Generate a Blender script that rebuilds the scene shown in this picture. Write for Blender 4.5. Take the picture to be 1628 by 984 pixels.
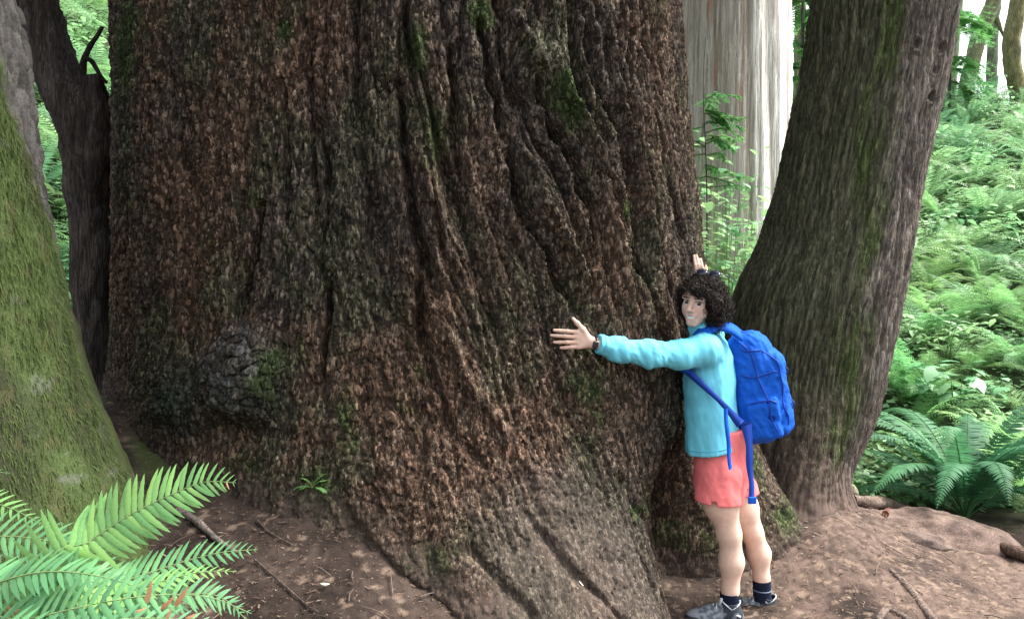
import bpy, bmesh, math, random
import numpy as np
from mathutils import Vector, Matrix
from mathutils.bvhtree import BVHTree

for o in list(bpy.data.objects):
    bpy.data.objects.remove(o)
scene = bpy.context.scene
COL = scene.collection
R = math.radians
random.seed(7)
RNG = np.random.default_rng(11)

# ------------------------------------------------------------------ camera
CAM_Z = 1.65
PITCH = R(-3.0)
FPX = 1278.0                       # focal length in photograph pixels (1628 wide)
cam_d = bpy.data.cameras.new('camera')
cam_d.sensor_width = 36.0
cam_d.lens = 36.0 * FPX / 1628.0
cam_d.clip_start = 0.05
cam_d.clip_end = 800.0
cam = bpy.data.objects.new('camera', cam_d)
cam.location = (0, 0, CAM_Z)
cam.rotation_euler = (R(90) + PITCH, 0, 0)
COL.objects.link(cam)
scene.camera = cam

# ------------------------------------------------------------------ sky and sun
SUN_EL, SUN_AZ = R(56), R(78)      # azimuth measured from +Y towards +X
world = bpy.data.worlds.new('World')
scene.world = world
world.use_nodes = True
wn = world.node_tree
wn.nodes.clear()
sky = wn.nodes.new('ShaderNodeTexSky')
sky.sky_type = 'NISHITA'
sky.sun_disc = False
sky.sun_elevation = SUN_EL
sky.sun_rotation = SUN_AZ
sky.air_density = 1.0
sky.dust_density = 4.0
sky.ozone_density = 1.0
hs = wn.nodes.new('ShaderNodeHueSaturation')
hs.inputs['Saturation'].default_value = 0.30     # thin bright overcast
bg = wn.nodes.new('ShaderNodeBackground')
bg.inputs['Strength'].default_value = 0.15
wo = wn.nodes.new('ShaderNodeOutputWorld')
wn.links.new(sky.outputs[0], hs.inputs['Color'])
wn.links.new(hs.outputs[0], bg.inputs['Color'])
wn.links.new(bg.outputs[0], wo.inputs[0])

sun_d = bpy.data.lights.new('sun', 'SUN')
sun_d.energy = 2.8
sun_d.angle = R(25)
sun_d.color = (1.0, 0.96, 0.88)
sun = bpy.data.objects.new('sun', sun_d)
sdir = Vector((math.sin(SUN_AZ) * math.cos(SUN_EL), math.cos(SUN_AZ) * math.cos(SUN_EL), math.sin(SUN_EL)))
sun.rotation_euler = sdir.to_track_quat('Z', 'Y').to_euler()
sun.location = (6, 6, 14)
COL.objects.link(sun)

scene.view_settings.view_transform = 'Standard'
scene.view_settings.look = 'None'
scene.view_settings.exposure = 1.90
scene.view_settings.gamma = 1.0
scene.view_settings.use_curve_mapping = False
scene.render.engine = 'CYCLES'
scene.cycles.use_denoising = True
scene.cycles.max_bounces = 6
scene.cycles.diffuse_bounces = 3
scene.cycles.glossy_bounces = 2
scene.cycles.transmission_bounces = 3
scene.cycles.transparent_max_bounces = 4

# ------------------------------------------------------------------ helpers
def P(px, py, d):
    """World point seen at photograph pixel (px, py) at distance y = d."""
    a = (px - 814.0) / FPX
    b = -(py - 492.0) / FPX
    dy = math.cos(PITCH) - b * math.sin(PITCH)
    dz = math.sin(PITCH) + b * math.cos(PITCH)
    t = d / dy
    return Vector((a * t, d, CAM_Z + dz * t))

_perm = np.random.default_rng(5).permutation(256).astype(np.int32)
_perm = np.concatenate([_perm, _perm, _perm])
_g3 = np.random.default_rng(6).normal(size=(256, 3)).astype(np.float32)
_g3 /= np.linalg.norm(_g3, axis=1, keepdims=True)

def pn(x, y, z=0.0, seed=0):
    """Gradient noise, about -0.7 .. 0.7, vectorised."""
    x, y, z = np.broadcast_arrays(np.asarray(x, np.float32), np.asarray(y, np.float32), np.asarray(z, np.float32))
    x = x + seed * 17.31; y = y + seed * 9.77; z = z + seed * 5.13
    xi = np.floor(x).astype(np.int32); yi = np.floor(y).astype(np.int32); zi = np.floor(z).astype(np.int32)
    fx = x - xi; fy = y - yi; fz = z - zi
    u = fx * fx * fx * (fx * (fx * 6 - 15) + 10)
    v = fy * fy * fy * (fy * (fy * 6 - 15) + 10)
    w = fz * fz * fz * (fz * (fz * 6 - 15) + 10)
    xi &= 255; yi &= 255; zi &= 255
    out = 0
    for dx in (0, 1):
        a = _perm[xi + dx]
        wx = u if dx else 1 - u
        for dy in (0, 1):
            b = _perm[a + ((yi + dy) & 255)]
            wy = v if dy else 1 - v
            for dz in (0, 1):
                g = _g3[_perm[b + ((zi + dz) & 255)]]
                wz = w if dz else 1 - w
                out = out + wx * wy * wz * (g[..., 0] * (fx - dx) + g[..., 1] * (fy - dy) + g[..., 2] * (fz - dz))
    return out

def fbm(x, y, z=0.0, octv=4, seed=0, gain=0.5):
    s = 0; a = 1.0; f = 1.0
    for i in range(octv):
        s = s + a * pn(x * f, y * f, z * f, seed + i * 3)
        a *= gain; f *= 2.03
    return s

def _h2(ix, iy, k):
    a = (ix.astype(np.int64) * 73856093) ^ (iy.astype(np.int64) * 19349663) ^ (k * 83492791)
    a = (a ^ (a >> 13)) * 1274126177
    a = (a ^ (a >> 16)) & 0xFFFFFF
    return a.astype(np.float32) / float(0xFFFFFF)

def worley(u, v, seed=0, jit=0.9):
    """2D cells: nearest distance, edge distance, two random numbers and offset of the nearest cell."""
    iu = np.floor(u).astype(np.int32); iv = np.floor(v).astype(np.int32)
    f1 = np.full(u.shape, 9.0, np.float32); f2 = f1.copy()
    r1 = np.zeros_like(f1); r2 = np.zeros_like(f1); ox = np.zeros_like(f1); oy = np.zeros_like(f1)
    for dx in (-1, 0, 1):
        for dy in (-1, 0, 1):
            cx = iu + dx; cy = iv + dy
            px = cx + 0.5 + jit * (_h2(cx, cy, seed + 1) - 0.5)
            py = cy + 0.5 + jit * (_h2(cx, cy, seed + 2) - 0.5)
            ddx = u - px; ddy = v - py
            d = np.sqrt(ddx * ddx + ddy * ddy)
            near = d < f1
            f2 = np.where(near, f1, np.minimum(f2, d))
            r1 = np.where(near, _h2(cx, cy, seed + 3), r1)
            r2 = np.where(near, _h2(cx, cy, seed + 4), r2)
            ox = np.where(near, ddx, ox); oy = np.where(near, ddy, oy)
            f1 = np.where(near, d, f1)
    return f1, f2 - f1, r1, r2, ox, oy

def sstep(a, b, x):
    t = np.clip((np.asarray(x, np.float32) - a) / (b - a), 0, 1)
    return t * t * (3 - 2 * t)

def lerp3(c0, c1, t):
    return c0 + (np.asarray(c1, np.float32) - c0) * np.asarray(t, np.float32)[..., None]

def link(o, parent=None):
    COL.objects.link(o)
    if parent is not None:
        o.parent = parent
    return o

def tag(o, label=None, cat=None, group=None, kind=None):
    if label: o['label'] = label
    if cat: o['category'] = cat
    if group: o['group'] = group
    if kind: o['kind'] = kind
    return o

def empty(name, loc=(0, 0, 0), rz=0.0):
    o = bpy.data.objects.new(name, None)
    o.empty_display_size = 0.1
    o.location = loc
    o.rotation_euler = (0, 0, rz)
    COL.objects.link(o)
    return o

def mesh_np(name, verts, faces, mat=None, parent=None, col=None, smooth=True, tris=None, local=True):
    """verts (n,3); faces (m,4) quads and / or tris (k,3); col (n,3) point colours."""
    verts = np.ascontiguousarray(np.asarray(verts, np.float32).reshape(-1, 3))
    if parent is not None and local:
        off = np.array(parent.location, np.float32)
        q = parent.parent
        while q is not None:
            off = off + np.array(q.location, np.float32); q = q.parent
        verts = verts - off
    me = bpy.data.meshes.new(name)
    loops = []; starts = []; n = 0
    if faces is not None and len(faces):
        faces = np.asarray(faces, np.int32)
        loops.append(faces.ravel()); starts.append(np.arange(len(faces), dtype=np.int32) * 4); n = len(faces) * 4
    if tris is not None and len(tris):
        tris = np.asarray(tris, np.int32)
        loops.append(tris.ravel()); starts.append(n + np.arange(len(tris), dtype=np.int32) * 3)
    loops = np.concatenate(loops); starts = np.concatenate(starts)
    me.vertices.add(len(verts)); me.vertices.foreach_set('co', verts.ravel())
    me.loops.add(len(loops)); me.loops.foreach_set('vertex_index', loops)
    me.polygons.add(len(starts)); me.polygons.foreach_set('loop_start', starts)
    me.update(calc_edges=True)
    if smooth:
        me.polygons.foreach_set('use_smooth', np.ones(len(starts), bool))
    if col is not None:
        at = me.color_attributes.new('col', 'FLOAT_COLOR', 'POINT')
        col = np.asarray(col, np.float32); col = col.reshape(-1, col.shape[-1])
        c = np.ones((len(verts), 4), np.float32); c[:, :col.shape[1]] = col
        at.data.foreach_set('color', c.ravel())
    if mat: me.materials.append(mat)
    o = bpy.data.objects.new(name, me)
    return link(o, parent)

def grid_faces(nz, nt, closed):
    i = np.arange(nz - 1)[:, None]; j = np.arange(nt if closed else nt - 1)[None, :]
    j2 = (j + 1) % nt
    a = i * nt + j; b = i * nt + j2; c = (i + 1) * nt + j2; d = (i + 1) * nt + j
    return np.stack([a, b, c, d], -1).reshape(-1, 4)

# ------------------------------------------------------------------ materials
def new_mat(name):
    m = bpy.data.materials.new(name)
    m.use_nodes = True
    nt = m.node_tree
    b = nt.nodes['Principled BSDF']
    b.inputs['Specular IOR Level'].default_value = 0.25
    return m, nt, b

def mat_vcol(name, rough=0.9, noise_scale=120.0, noise_amt=0.35, bump=0.3, bump_dist=0.003, spec=0.2, stretch=(1, 1, 1)):
    """Point colour times a fine grain, with fine bump."""
    m, nt, b = new_mat(name)
    b.inputs['Roughness'].default_value = rough
    b.inputs['Specular IOR Level'].default_value = spec
    at = nt.nodes.new('ShaderNodeAttribute'); at.attribute_name = 'col'
    tc = nt.nodes.new('ShaderNodeTexCoord')
    mp = nt.nodes.new('ShaderNodeMapping'); mp.inputs['Scale'].default_value = stretch
    no = nt.nodes.new('ShaderNodeTexNoise'); no.inputs['Scale'].default_value = noise_scale
    no.inputs['Detail'].default_value = 4.0; no.inputs['Roughness'].default_value = 0.65
    mr = nt.nodes.new('ShaderNodeMapRange')
    mr.inputs['From Min'].default_value = 0.3; mr.inputs['From Max'].default_value = 0.7
    mr.inputs['To Min'].default_value = 1 - noise_amt; mr.inputs['To Max'].default_value = 1 + noise_amt
    vm = nt.nodes.new('ShaderNodeVectorMath'); vm.operation = 'SCALE'
    bp = nt.nodes.new('ShaderNodeBump'); bp.inputs['Strength'].default_value = bump; bp.inputs['Distance'].default_value = bump_dist
    L = nt.links.new
    L(tc.outputs['Object'], mp.inputs['Vector']); L(mp.outputs[0], no.inputs['Vector'])
    L(no.outputs['Fac'], mr.inputs['Value']); L(at.outputs['Color'], vm.inputs[0]); L(mr.outputs[0], vm.inputs['Scale'])
    L(vm.outputs[0], b.inputs['Base Color']); L(no.outputs['Fac'], bp.inputs['Height']); L(bp.outputs[0], b.inputs['Normal'])
    return m

def mat_leaf(name, c0, c1, trans=0.35, rough=0.55, spec=0.3, use_col=False, noise=9.0, sheen=0.0):
    """Leaf: two greens mixed by noise and by each object's own random number, partly translucent."""
    m, nt, b = new_mat(name)
    L = nt.links.new
    oi = nt.nodes.new('ShaderNodeObjectInfo')
    tc = nt.nodes.new('ShaderNodeTexCoord')
    no = nt.nodes.new('ShaderNodeTexNoise'); no.inputs['Scale'].default_value = noise
    no.inputs['Detail'].default_value = 3.0
    ad = nt.nodes.new('ShaderNodeMath'); ad.operation = 'ADD'
    mu = nt.nodes.new('ShaderNodeMath'); mu.operation = 'MULTIPLY'; mu.inputs[1].default_value = 0.7
    mr = nt.nodes.new('ShaderNodeMapRange'); mr.inputs['From Min'].default_value = 0.4; mr.inputs['From Max'].default_value = 1.2
    mx = nt.nodes.new('ShaderNodeMix'); mx.data_type = 'RGBA'
    mx.inputs['A'].default_value = (*c0, 1); mx.inputs['B'].default_value = (*c1, 1)
    L(tc.outputs['Object'], no.inputs['Vector'])
    L(oi.outputs['Random'], mu.inputs[0]); L(no.outputs['Fac'], ad.inputs[0]); L(mu.outputs[0], ad.inputs[1])
    L(ad.outputs[0], mr.inputs['Value']); L(mr.outputs[0], mx.inputs['Factor'])
    out = mx.outputs['Result']
    if use_col:
        at = nt.nodes.new('ShaderNodeAttribute'); at.attribute_name = 'col'
        m2 = nt.nodes.new('ShaderNodeMix'); m2.data_type = 'RGBA'; m2.blend_type = 'MULTIPLY'; m2.inputs['Factor'].default_value = 1
        L(out, m2.inputs['A']); L(at.outputs['Color'], m2.inputs['B']); out = m2.outputs['Result']
    L(out, b.inputs['Base Color'])
    b.inputs['Roughness'].default_value = rough
    b.inputs['Specular IOR Level'].default_value = spec
    tr = nt.nodes.new('ShaderNodeBsdfTranslucent')
    L(out, tr.inputs['Color'])
    ms = nt.nodes.new('ShaderNodeMixShader'); ms.inputs[0].default_value = trans
    L(b.outputs[0], ms.inputs[1]); L(tr.outputs[0], ms.inputs[2])
    L(ms.outputs[0], nt.nodes['Material Output'].inputs['Surface'])
    return m

def mat_plain(name, c, rough=0.7, spec=0.3, var=0.15, scale=60.0, bump=0.15, bump_dist=0.001, weave=None):
    m, nt, b = new_mat(name)
    L = nt.links.new
    b.inputs['Roughness'].default_value = rough
    b.inputs['Specular IOR Level'].default_value = spec
    tc = nt.nodes.new('ShaderNodeTexCoord')
    no = nt.nodes.new('ShaderNodeTexNoise'); no.inputs['Scale'].default_value = scale; no.inputs['Detail'].default_value = 4
    mr = nt.nodes.new('ShaderNodeMapRange'); mr.inputs['From Min'].default_value = .3; mr.inputs['From Max'].default_value = .7
    mr.inputs['To Min'].default_value = 1 - var; mr.inputs['To Max'].default_value = 1 + var
    vm = nt.nodes.new('ShaderNodeVectorMath'); vm.operation = 'SCALE'; vm.inputs[0].default_value = c
    bp = nt.nodes.new('ShaderNodeBump'); bp.inputs['Strength'].default_value = bump; bp.inputs['Distance'].default_value = bump_dist
    L(tc.outputs['Object'], no.inputs['Vector']); L(no.outputs['Fac'], mr.inputs['Value']); L(mr.outputs[0], vm.inputs['Scale'])
    L(vm.outputs[0], b.inputs['Base Color']); L(no.outputs['Fac'], bp.inputs['Height']); L(bp.outputs[0], b.inputs['Normal'])
    return m

def mat_flakes(name, scale, lo, hi, power, rough=0.9, spec=0.15, bump=0.8, dist=0.006, noise_amt=0.35, warp=0.25):
    """Point colour broken into slivers of bark, each sliver lighter or darker, with raised slivers."""
    m, nt, b = new_mat(name)
    L = nt.links.new
    N = nt.nodes.new
    b.inputs['Roughness'].default_value = rough; b.inputs['Specular IOR Level'].default_value = spec
    at = N('ShaderNodeAttribute'); at.attribute_name = 'col'
    tc = N('ShaderNodeTexCoord')
    mp = N('ShaderNodeMapping'); mp.inputs['Scale'].default_value = scale
    wn_ = N('ShaderNodeTexNoise'); wn_.inputs['Scale'].default_value = 9.0; wn_.inputs['Detail'].default_value = 3
    wv = N('ShaderNodeVectorMath'); wv.operation = 'MULTIPLY_ADD'
    wv.inputs[1].default_value = (warp * 0.12,) * 3
    L(tc.outputs['Object'], wn_.inputs['Vector']); L(wn_.outputs['Color'], wv.inputs[0]); L(tc.outputs['Object'], wv.inputs[2])
    L(wv.outputs[0], mp.inputs['Vector'])
    vo = N('ShaderNodeTexVoronoi'); vo.inputs['Scale'].default_value = 1.0; L(mp.outputs[0], vo.inputs['Vector'])
    sp = N('ShaderNodeSeparateColor'); L(vo.outputs['Color'], sp.inputs[0])
    pw = N('ShaderNodeMath'); pw.operation = 'POWER'; pw.inputs[1].default_value = power; L(sp.outputs[0], pw.inputs[0])
    mr = N('ShaderNodeMapRange'); mr.inputs['To Min'].default_value = lo; mr.inputs['To Max'].default_value = hi; L(pw.outputs[0], mr.inputs['Value'])
    no = N('ShaderNodeTexNoise'); no.inputs['Scale'].default_value = 2.2; no.inputs['Detail'].default_value = 4; L(mp.outputs[0], no.inputs['Vector'])
    mr2 = N('ShaderNodeMapRange'); mr2.inputs['From Min'].default_value = .3; mr2.inputs['From Max'].default_value = .7
    mr2.inputs['To Min'].default_value = 1 - noise_amt; mr2.inputs['To Max'].default_value = 1 + noise_amt; L(no.outputs['Fac'], mr2.inputs['Value'])
    mu = N('ShaderNodeMath'); mu.operation = 'MULTIPLY'; L(mr.outputs[0], mu.inputs[0]); L(mr2.outputs[0], mu.inputs[1])
    fx = N('ShaderNodeMix'); fx.inputs['A'].default_value = 1.0; L(at.outputs['Alpha'], fx.inputs['Factor']); L(mu.outputs[0], fx.inputs['B'])   # alpha: how flaky
    vm = N('ShaderNodeVectorMath'); vm.operation = 'SCALE'; L(at.outputs['Color'], vm.inputs[0]); L(fx.outputs['Result'], vm.inputs['Scale'])
    L(vm.outputs[0], b.inputs['Base Color'])
    h1 = N('ShaderNodeMath'); h1.operation = 'SUBTRACT'; L(sp.outputs[0], h1.inputs[0]); L(vo.outputs['Distance'], h1.inputs[1])
    h2 = N('ShaderNodeMath'); h2.operation = 'ADD'; L(h1.outputs[0], h2.inputs[0]); L(no.outputs['Fac'], h2.inputs[1])
    bp = N('ShaderNodeBump'); bp.inputs['Distance'].default_value = dist
    bs = N('ShaderNodeMath'); bs.operation = 'MULTIPLY'; bs.inputs[1].default_value = bump; L(at.outputs['Alpha'], bs.inputs[0]); L(bs.outputs[0], bp.inputs['Strength'])
    L(h2.outputs[0], bp.inputs['Height']); L(bp.outputs[0], b.inputs['Normal'])
    return m

M = {}
M['bark'] = mat_flakes('bark', (100, 100, 36), 0.42, 2.6, 3.0, noise_amt=0.42, bump=1.0)
M['bark_thin'] = mat_flakes('bark_thin', (125, 125, 11), 0.66, 1.7, 1.8, noise_amt=0.25)
M['moss_bark'] = mat_vcol('moss_bark', 0.95, 130, 0.4, 0.6, 0.006, 0.1)
M['snag_wood'] = mat_flakes('snag_wood', (46, 46, 2.6), 0.72, 1.22, 0.8, 0.9, 0.08, 0.6, 0.012, 0.2)
M['dirt'] = mat_vcol('dirt', 0.95, 160, 0.35, 0.5, 0.004, 0.15)
M['stone'] = mat_vcol('stone', 0.95, 110, 0.45, 0.7, 0.006, 0.1)
M['litter'] = mat_vcol('litter', 0.85, 40, 0.2, 0.1, 0.001, 0.2)
M['moss'] = mat_leaf('moss', (0.048, 0.076, 0.025), (0.095, 0.132, 0.045), 0.3, 0.9, 0.1, True, 12)
M['moss_bright'] = mat_leaf('moss_bright', (0.035, 0.065, 0.018), (0.065, 0.105, 0.028), 0.3, 0.9, 0.1, True, 12)
M['fern'] = mat_leaf('fern', (0.035, 0.135, 0.065), (0.075, 0.22, 0.095), 0.35, 0.6, 0.22, True, 5)
M['fern_far'] = mat_leaf('fern_far', (0.11, 0.28, 0.15), (0.25, 0.42, 0.19), 0.4, 0.45, 0.45, True, 4)
M['fern_lacy'] = mat_leaf('fern_lacy', (0.13, 0.34, 0.13), (0.27, 0.46, 0.17), 0.45, 0.5, 0.4, True, 4)
M['herb'] = mat_leaf('herb', (0.13, 0.32, 0.16), (0.30, 0.46, 0.20), 0.4, 0.45, 0.45, True, 3)
M['needle'] = mat_leaf('needle', (0.09, 0.27, 0.09), (0.17, 0.38, 0.12), 0.35, 0.55, 0.3, True, 6)
M['shade_canopy'] = mat_leaf('shade_canopy', (0.05, 0.11, 0.04), (0.08, 0.16, 0.05), 0.4, 0.6, 0.3, False, 2)
# ------------------------------------------------------------------ ground
TC = np.array([-0.58, 5.17])       # axis of the giant trunk

def H_base(x, y):
    x = np.asarray(x, np.float32); y = np.asarray(y, np.float32)
    left = sstep(0.75, -0.9, x)
    z = 0.40 * left + 0.10 * sstep(-1.0, -2.2, x)
    z = z + left * np.clip(y - 2.7, -0.5, 1.15) * 0.36
    # dirt heaped at the foot of the right-hand trunk
    z = z + 0.20 * np.exp(-(((x - 1.85) / 0.65) ** 2 + ((y - 5.0) / 0.55) ** 2))
    z = z + 0.10 * np.exp(-(((x - 1.75) / 0.40) ** 2 + ((y - 4.45) / 0.5) ** 2))
    # heap against the left foot of the giant trunk
    z = z + 0.05 * np.exp(-(((x + 2.05) / 0.5) ** 2 + ((y - 4.0) / 0.6) ** 2))
    z = z - 0.16 * sstep(2.2, 3.0, x) * sstep(4.5, 5.2, y) * (1 - sstep(6.0, 7.5, y))
    # rising slope behind
    cl = np.clip(y - 7.0 + 0.9 * sstep(1.0, -3.0, x), 0, None)
    cl = cl - np.clip(y - 20.5, 0, None)
    z = z + 0.43 * cl * sstep(0, 1.6, cl) * 0.97
    z = z + 0.34 * np.clip(-x - 3.6, 0, 12) * sstep(5.0, 8.0, y)
    return z

def H(x, y):
    z = H_base(x, y)
    far = sstep(6.0, 9.0, y)
    z = z + 0.035 * pn(np.asarray(x) * 1.7, np.asarray(y) * 1.7, 0, 3) + 0.25 * far * pn(np.asarray(x) * 0.5, np.asarray(y) * 0.5, 0, 4)
    return z

def Hs(x, y):
    return float(H(np.array([x], np.float32), np.array([y], np.float32))[0])

def axis_steps(parts):
    out = [parts[0][0]]
    for a, b, st in parts:
        n = max(1, int(round((b - a) / st)))
        out += list(a + (b - a) * (np.arange(n) + 1) / n)
    return np.array(out, np.float32)

gx = axis_steps([(-220, -40, 20), (-40, -10, 2.0), (-10, -2.6, 0.2), (-2.6, -1.7, 0.03), (-1.7, 3.2, 0.015), (3.2, 5, 0.05), (5, 16, 0.2), (16, 40, 2), (40, 220, 20)])
gy = axis_steps([(-60, -10, 10), (-10, 1.5, 0.5), (1.5, 2.6, 0.05), (2.6, 5.6, 0.015), (5.6, 7.5, 0.05), (7.5, 24, 0.25), (24, 60, 3), (60, 400, 20)])
GX, GY = np.meshgrid(gx, gy)
GZ = H(GX, GY)
near = sstep(2.0, 2.7, GY) * (1 - sstep(5.4, 6.6, GY)) * sstep(-2.8, -2.2, GX) * (1 - sstep(3.2, 4.4, GX))
lump = fbm(GX * 5, GY * 5, 0, 3, 21)
fine = fbm(GX * 22, GY * 22, 0, 3, 31)
w1, we, wr1, wr2, _, _ = worley(GX * 34, GY * 34, 91)
w2, we2, wq1, wq2, _, _ = worley(GX * 15 + 0.3 * lump, GY * 15, 95)
path_w = sstep(1.05, 1.5, GX) * (1 - sstep(4.9, 5.3, GY))      # smooth trodden earth on the right
GZ = GZ + near * (0.010 * lump + 0.008 * fine * (1 - 0.4 * path_w) + 0.006 * (wr1 - 0.5) * sstep(0.05, 0.3, we) * (1 - 0.5 * path_w)
                  + 0.010 * np.where(wq1 > 0.86, np.clip(0.4 - w2, 0, 1), 0))
nn = fbm(GX * 3, GY * 3, 0, 4, 41)
c_dark = np.array([0.024, 0.017, 0.014], np.float32); c_mid = np.array([0.052, 0.037, 0.030], np.float32); c_tan = np.array([0.135, 0.094, 0.077], np.float32)
gc = lerp3(np.broadcast_to(c_dark, GX.shape + (3,)), c_mid, sstep(-0.45, 0.35, nn))
gc = lerp3(gc, c_tan, 0.62 * path_w * sstep(-0.5, 0.3, nn + 0.3 * fine))
gc = gc * (0.65 + 0.7 * wr1)[..., None]
gc = lerp3(gc, (0.22, 0.16, 0.12), np.where(wr2 > 0.93, 0.55, 0.0) * near)
veg = sstep(5.3, 6.3, GY + 0.5 * nn)
gc = lerp3(gc, (0.030, 0.045, 0.018), veg)
gc = lerp3(gc, (0.055, 0.085, 0.022), 0.7 * sstep(-1.2, -1.6, GX) * sstep(0.0, 0.5, nn + 0.1) * near)
ground = mesh_np('ground', np.stack([GX, GY, GZ], -1), grid_faces(len(gy), len(gx), False), M['dirt'], None, gc)
tag(ground, 'brown trodden forest floor of earth and needles', kind='structure')
# ------------------------------------------------------------------ the giant trunk
TR = 1.80
def trunk_uv(px, py):
    a = (px - 814.0) / FPX; b = -(py - 492.0) / FPX
    d = np.array([a, math.cos(PITCH) - b * math.sin(PITCH), math.sin(PITCH) + b * math.cos(PITCH)])
    A = d[0] ** 2 + d[1] ** 2; B = -2 * (d[0] * TC[0] + d[1] * TC[1]); C = TC @ TC - TR * TR
    disc = max(B * B - 4 * A * C, 0.0)
    t = (-B - math.sqrt(disc)) / (2 * A)
    p = d * t
    phi = math.atan2(p[0] - TC[0], -(p[1] - TC[1]))
    return phi * TR, CAM_Z + p[2]

def seg_field(U, Z, pts, zs=1.0):
    """Distance to a polyline (in metres on the bark) and position along it 0..1."""
    best = np.full(U.shape, 9.0, np.float32); tt = np.zeros_like(best)
    n = len(pts) - 1
    for i in range(n):
        (x0, y0), (x1, y1) = pts[i], pts[i + 1]
        dx, dy = x1 - x0, y1 - y0
        t = np.clip(((U - x0) * dx + (Z - y0) * dy) / (dx * dx + dy * dy), 0, 1)
        d = np.hypot(U - x0 - t * dx, Z - y0 - t * dy)
        m = d < best
        best = np.where(m, d, best); tt = np.where(m, (i + t) / n, tt)
    return best, tt

def uvs(*pp):
    return [trunk_uv(*p) for p in pp]

# sampling: dense where the camera looks
ph = np.linspace(R(-96), R(96), 4000)
dens = np.cos(ph * 0.93) + 0.28
cum = np.cumsum(dens); cum = (cum - cum[0]) / (cum[-1] - cum[0])
phi_f = np.interp(np.linspace(0, 1, 800), cum, ph)
phi_b = np.linspace(R(96), R(264), 62)[1:-1]
PHI1 = np.concatenate([phi_f, phi_b]).astype(np.float32)
ZZ1 = np.concatenate([np.linspace(-0.35, 3.42, 640), np.linspace(3.42, 5.0, 60)[1:], np.linspace(5.0, 24, 60)[1:]]).astype(np.float32)
PHI, ZZ = np.meshgrid(PHI1, ZZ1)
PHW = np.where(PHI > math.pi, PHI - 2 * math.pi, PHI)
U = PHW * TR

def butt(phi0, w, amp, ztop, pw=1.7):
    d = (PHW - R(phi0)) / R(w)
    return amp * np.exp(-d * d) * np.clip((ztop - ZZ) / ztop, 0, 1.6) ** pw

Rr = 1.80 - 0.020 * (ZZ - 1.2) - 0.0012 * np.clip(ZZ - 3.5, 0, None) ** 2 * 0.4
Rr = Rr - 0.15 * sstep(1.1, 3.3, ZZ) * sstep(R(25), R(65), PHW) * (1 - sstep(R(110), R(150), PHW))
Rr = np.maximum(Rr, 0.55)
warp = fbm(PHW * 1.6, ZZ * 0.35, 0, 2, 55)
Rr = Rr + 0.05 * warp * sstep(0.2, 1.0, ZZ)
Rr = Rr + butt(19, 25, 0.62, 1.35, 1.75)          # root towards the camera
Rr = Rr + butt(-8, 22, 0.20, 1.1, 1.6)
Rr = Rr + butt(70, 11, 0.46, 1.25, 1.25)          # buttress behind the hiker's legs
Rr = Rr + butt(82, 12, 0.34, 1.7, 1.5)
Rr = Rr + butt(-48, 24, 0.26, 1.3, 1.5)
Rr = Rr + butt(-82, 14, 0.34, 1.3, 1.4)
Rr = Rr + butt(130, 20, 0.4, 1.3) + butt(-140, 24, 0.45, 1.3)
Rr = Rr - 0.30 * np.exp(-((PHW - R(51)) / R(9.5)) ** 2) * sstep(0.95, 0.25, ZZ)   # dark hollow
Rr = Rr + 0.06 * np.exp(-((PHW - R(43)) / R(9)) ** 2) * np.exp(-((ZZ - 1.15) / 0.45) ** 2)

# burl and swelling on the left face
bu, bz = trunk_uv(383, 590)
bd = np.hypot((U - bu) / 0.23, (ZZ - bz) / 0.25)
bd = bd + 0.28 * fbm(U * 5, ZZ * 5, 0, 3, 61)
burl = sstep(1.05, 0.45, bd)
b2u, b2z = trunk_uv(290, 640)
b2 = np.exp(-((U - b2u) / 0.19) ** 2 - ((ZZ - b2z) / 0.17) ** 2)
b3u, b3z = trunk_uv(400, 620)
b3 = np.exp(-((U - b3u) / 0.17) ** 2 - ((ZZ - b3z) / 0.19) ** 2)
Rr = Rr + 0.085 * burl + 0.08 * b2 + 0.05 * b3
uu_, uz_ = trunk_uv(375, 690)
under = np.exp(-((U - uu_) / 0.22) ** 2 - ((ZZ - uz_) / 0.07) ** 2)
Rr = Rr - 0.07 * under

# grain flow: the furrows lean to the right towards the root
us0, us1 = trunk_uv(430, 400)[0], trunk_uv(720, 400)[0]
lean = 0.22 * sstep(us0, us1, U) * (1 - 0.35 * sstep(R(35) * TR, R(60) * TR, U))
UF = U + lean * (np.clip(ZZ, None, 2.5) - 2.2)
UF = UF + 0.10 * fbm(U * 1.1, ZZ * 0.8, 0, 2, 65) + 0.03 * fbm(U * 5, ZZ * 2.2, 0, 2, 66)

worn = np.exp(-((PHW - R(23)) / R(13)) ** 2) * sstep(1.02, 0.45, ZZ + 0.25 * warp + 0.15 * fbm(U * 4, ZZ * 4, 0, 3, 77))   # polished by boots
leftlow = sstep(R(-8) * TR, R(-30) * TR, U) * sstep(1.05, 0.7, ZZ)
fur_w = (0.24 + 0.76 * sstep(1.0, 2.1, ZZ)) * (0.55 + 0.45 * sstep(us0, us1, U)) * (1 - 0.8 * worn) * (1 - 0.9 * burl) * (1 - 0.6 * leftlow)

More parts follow.
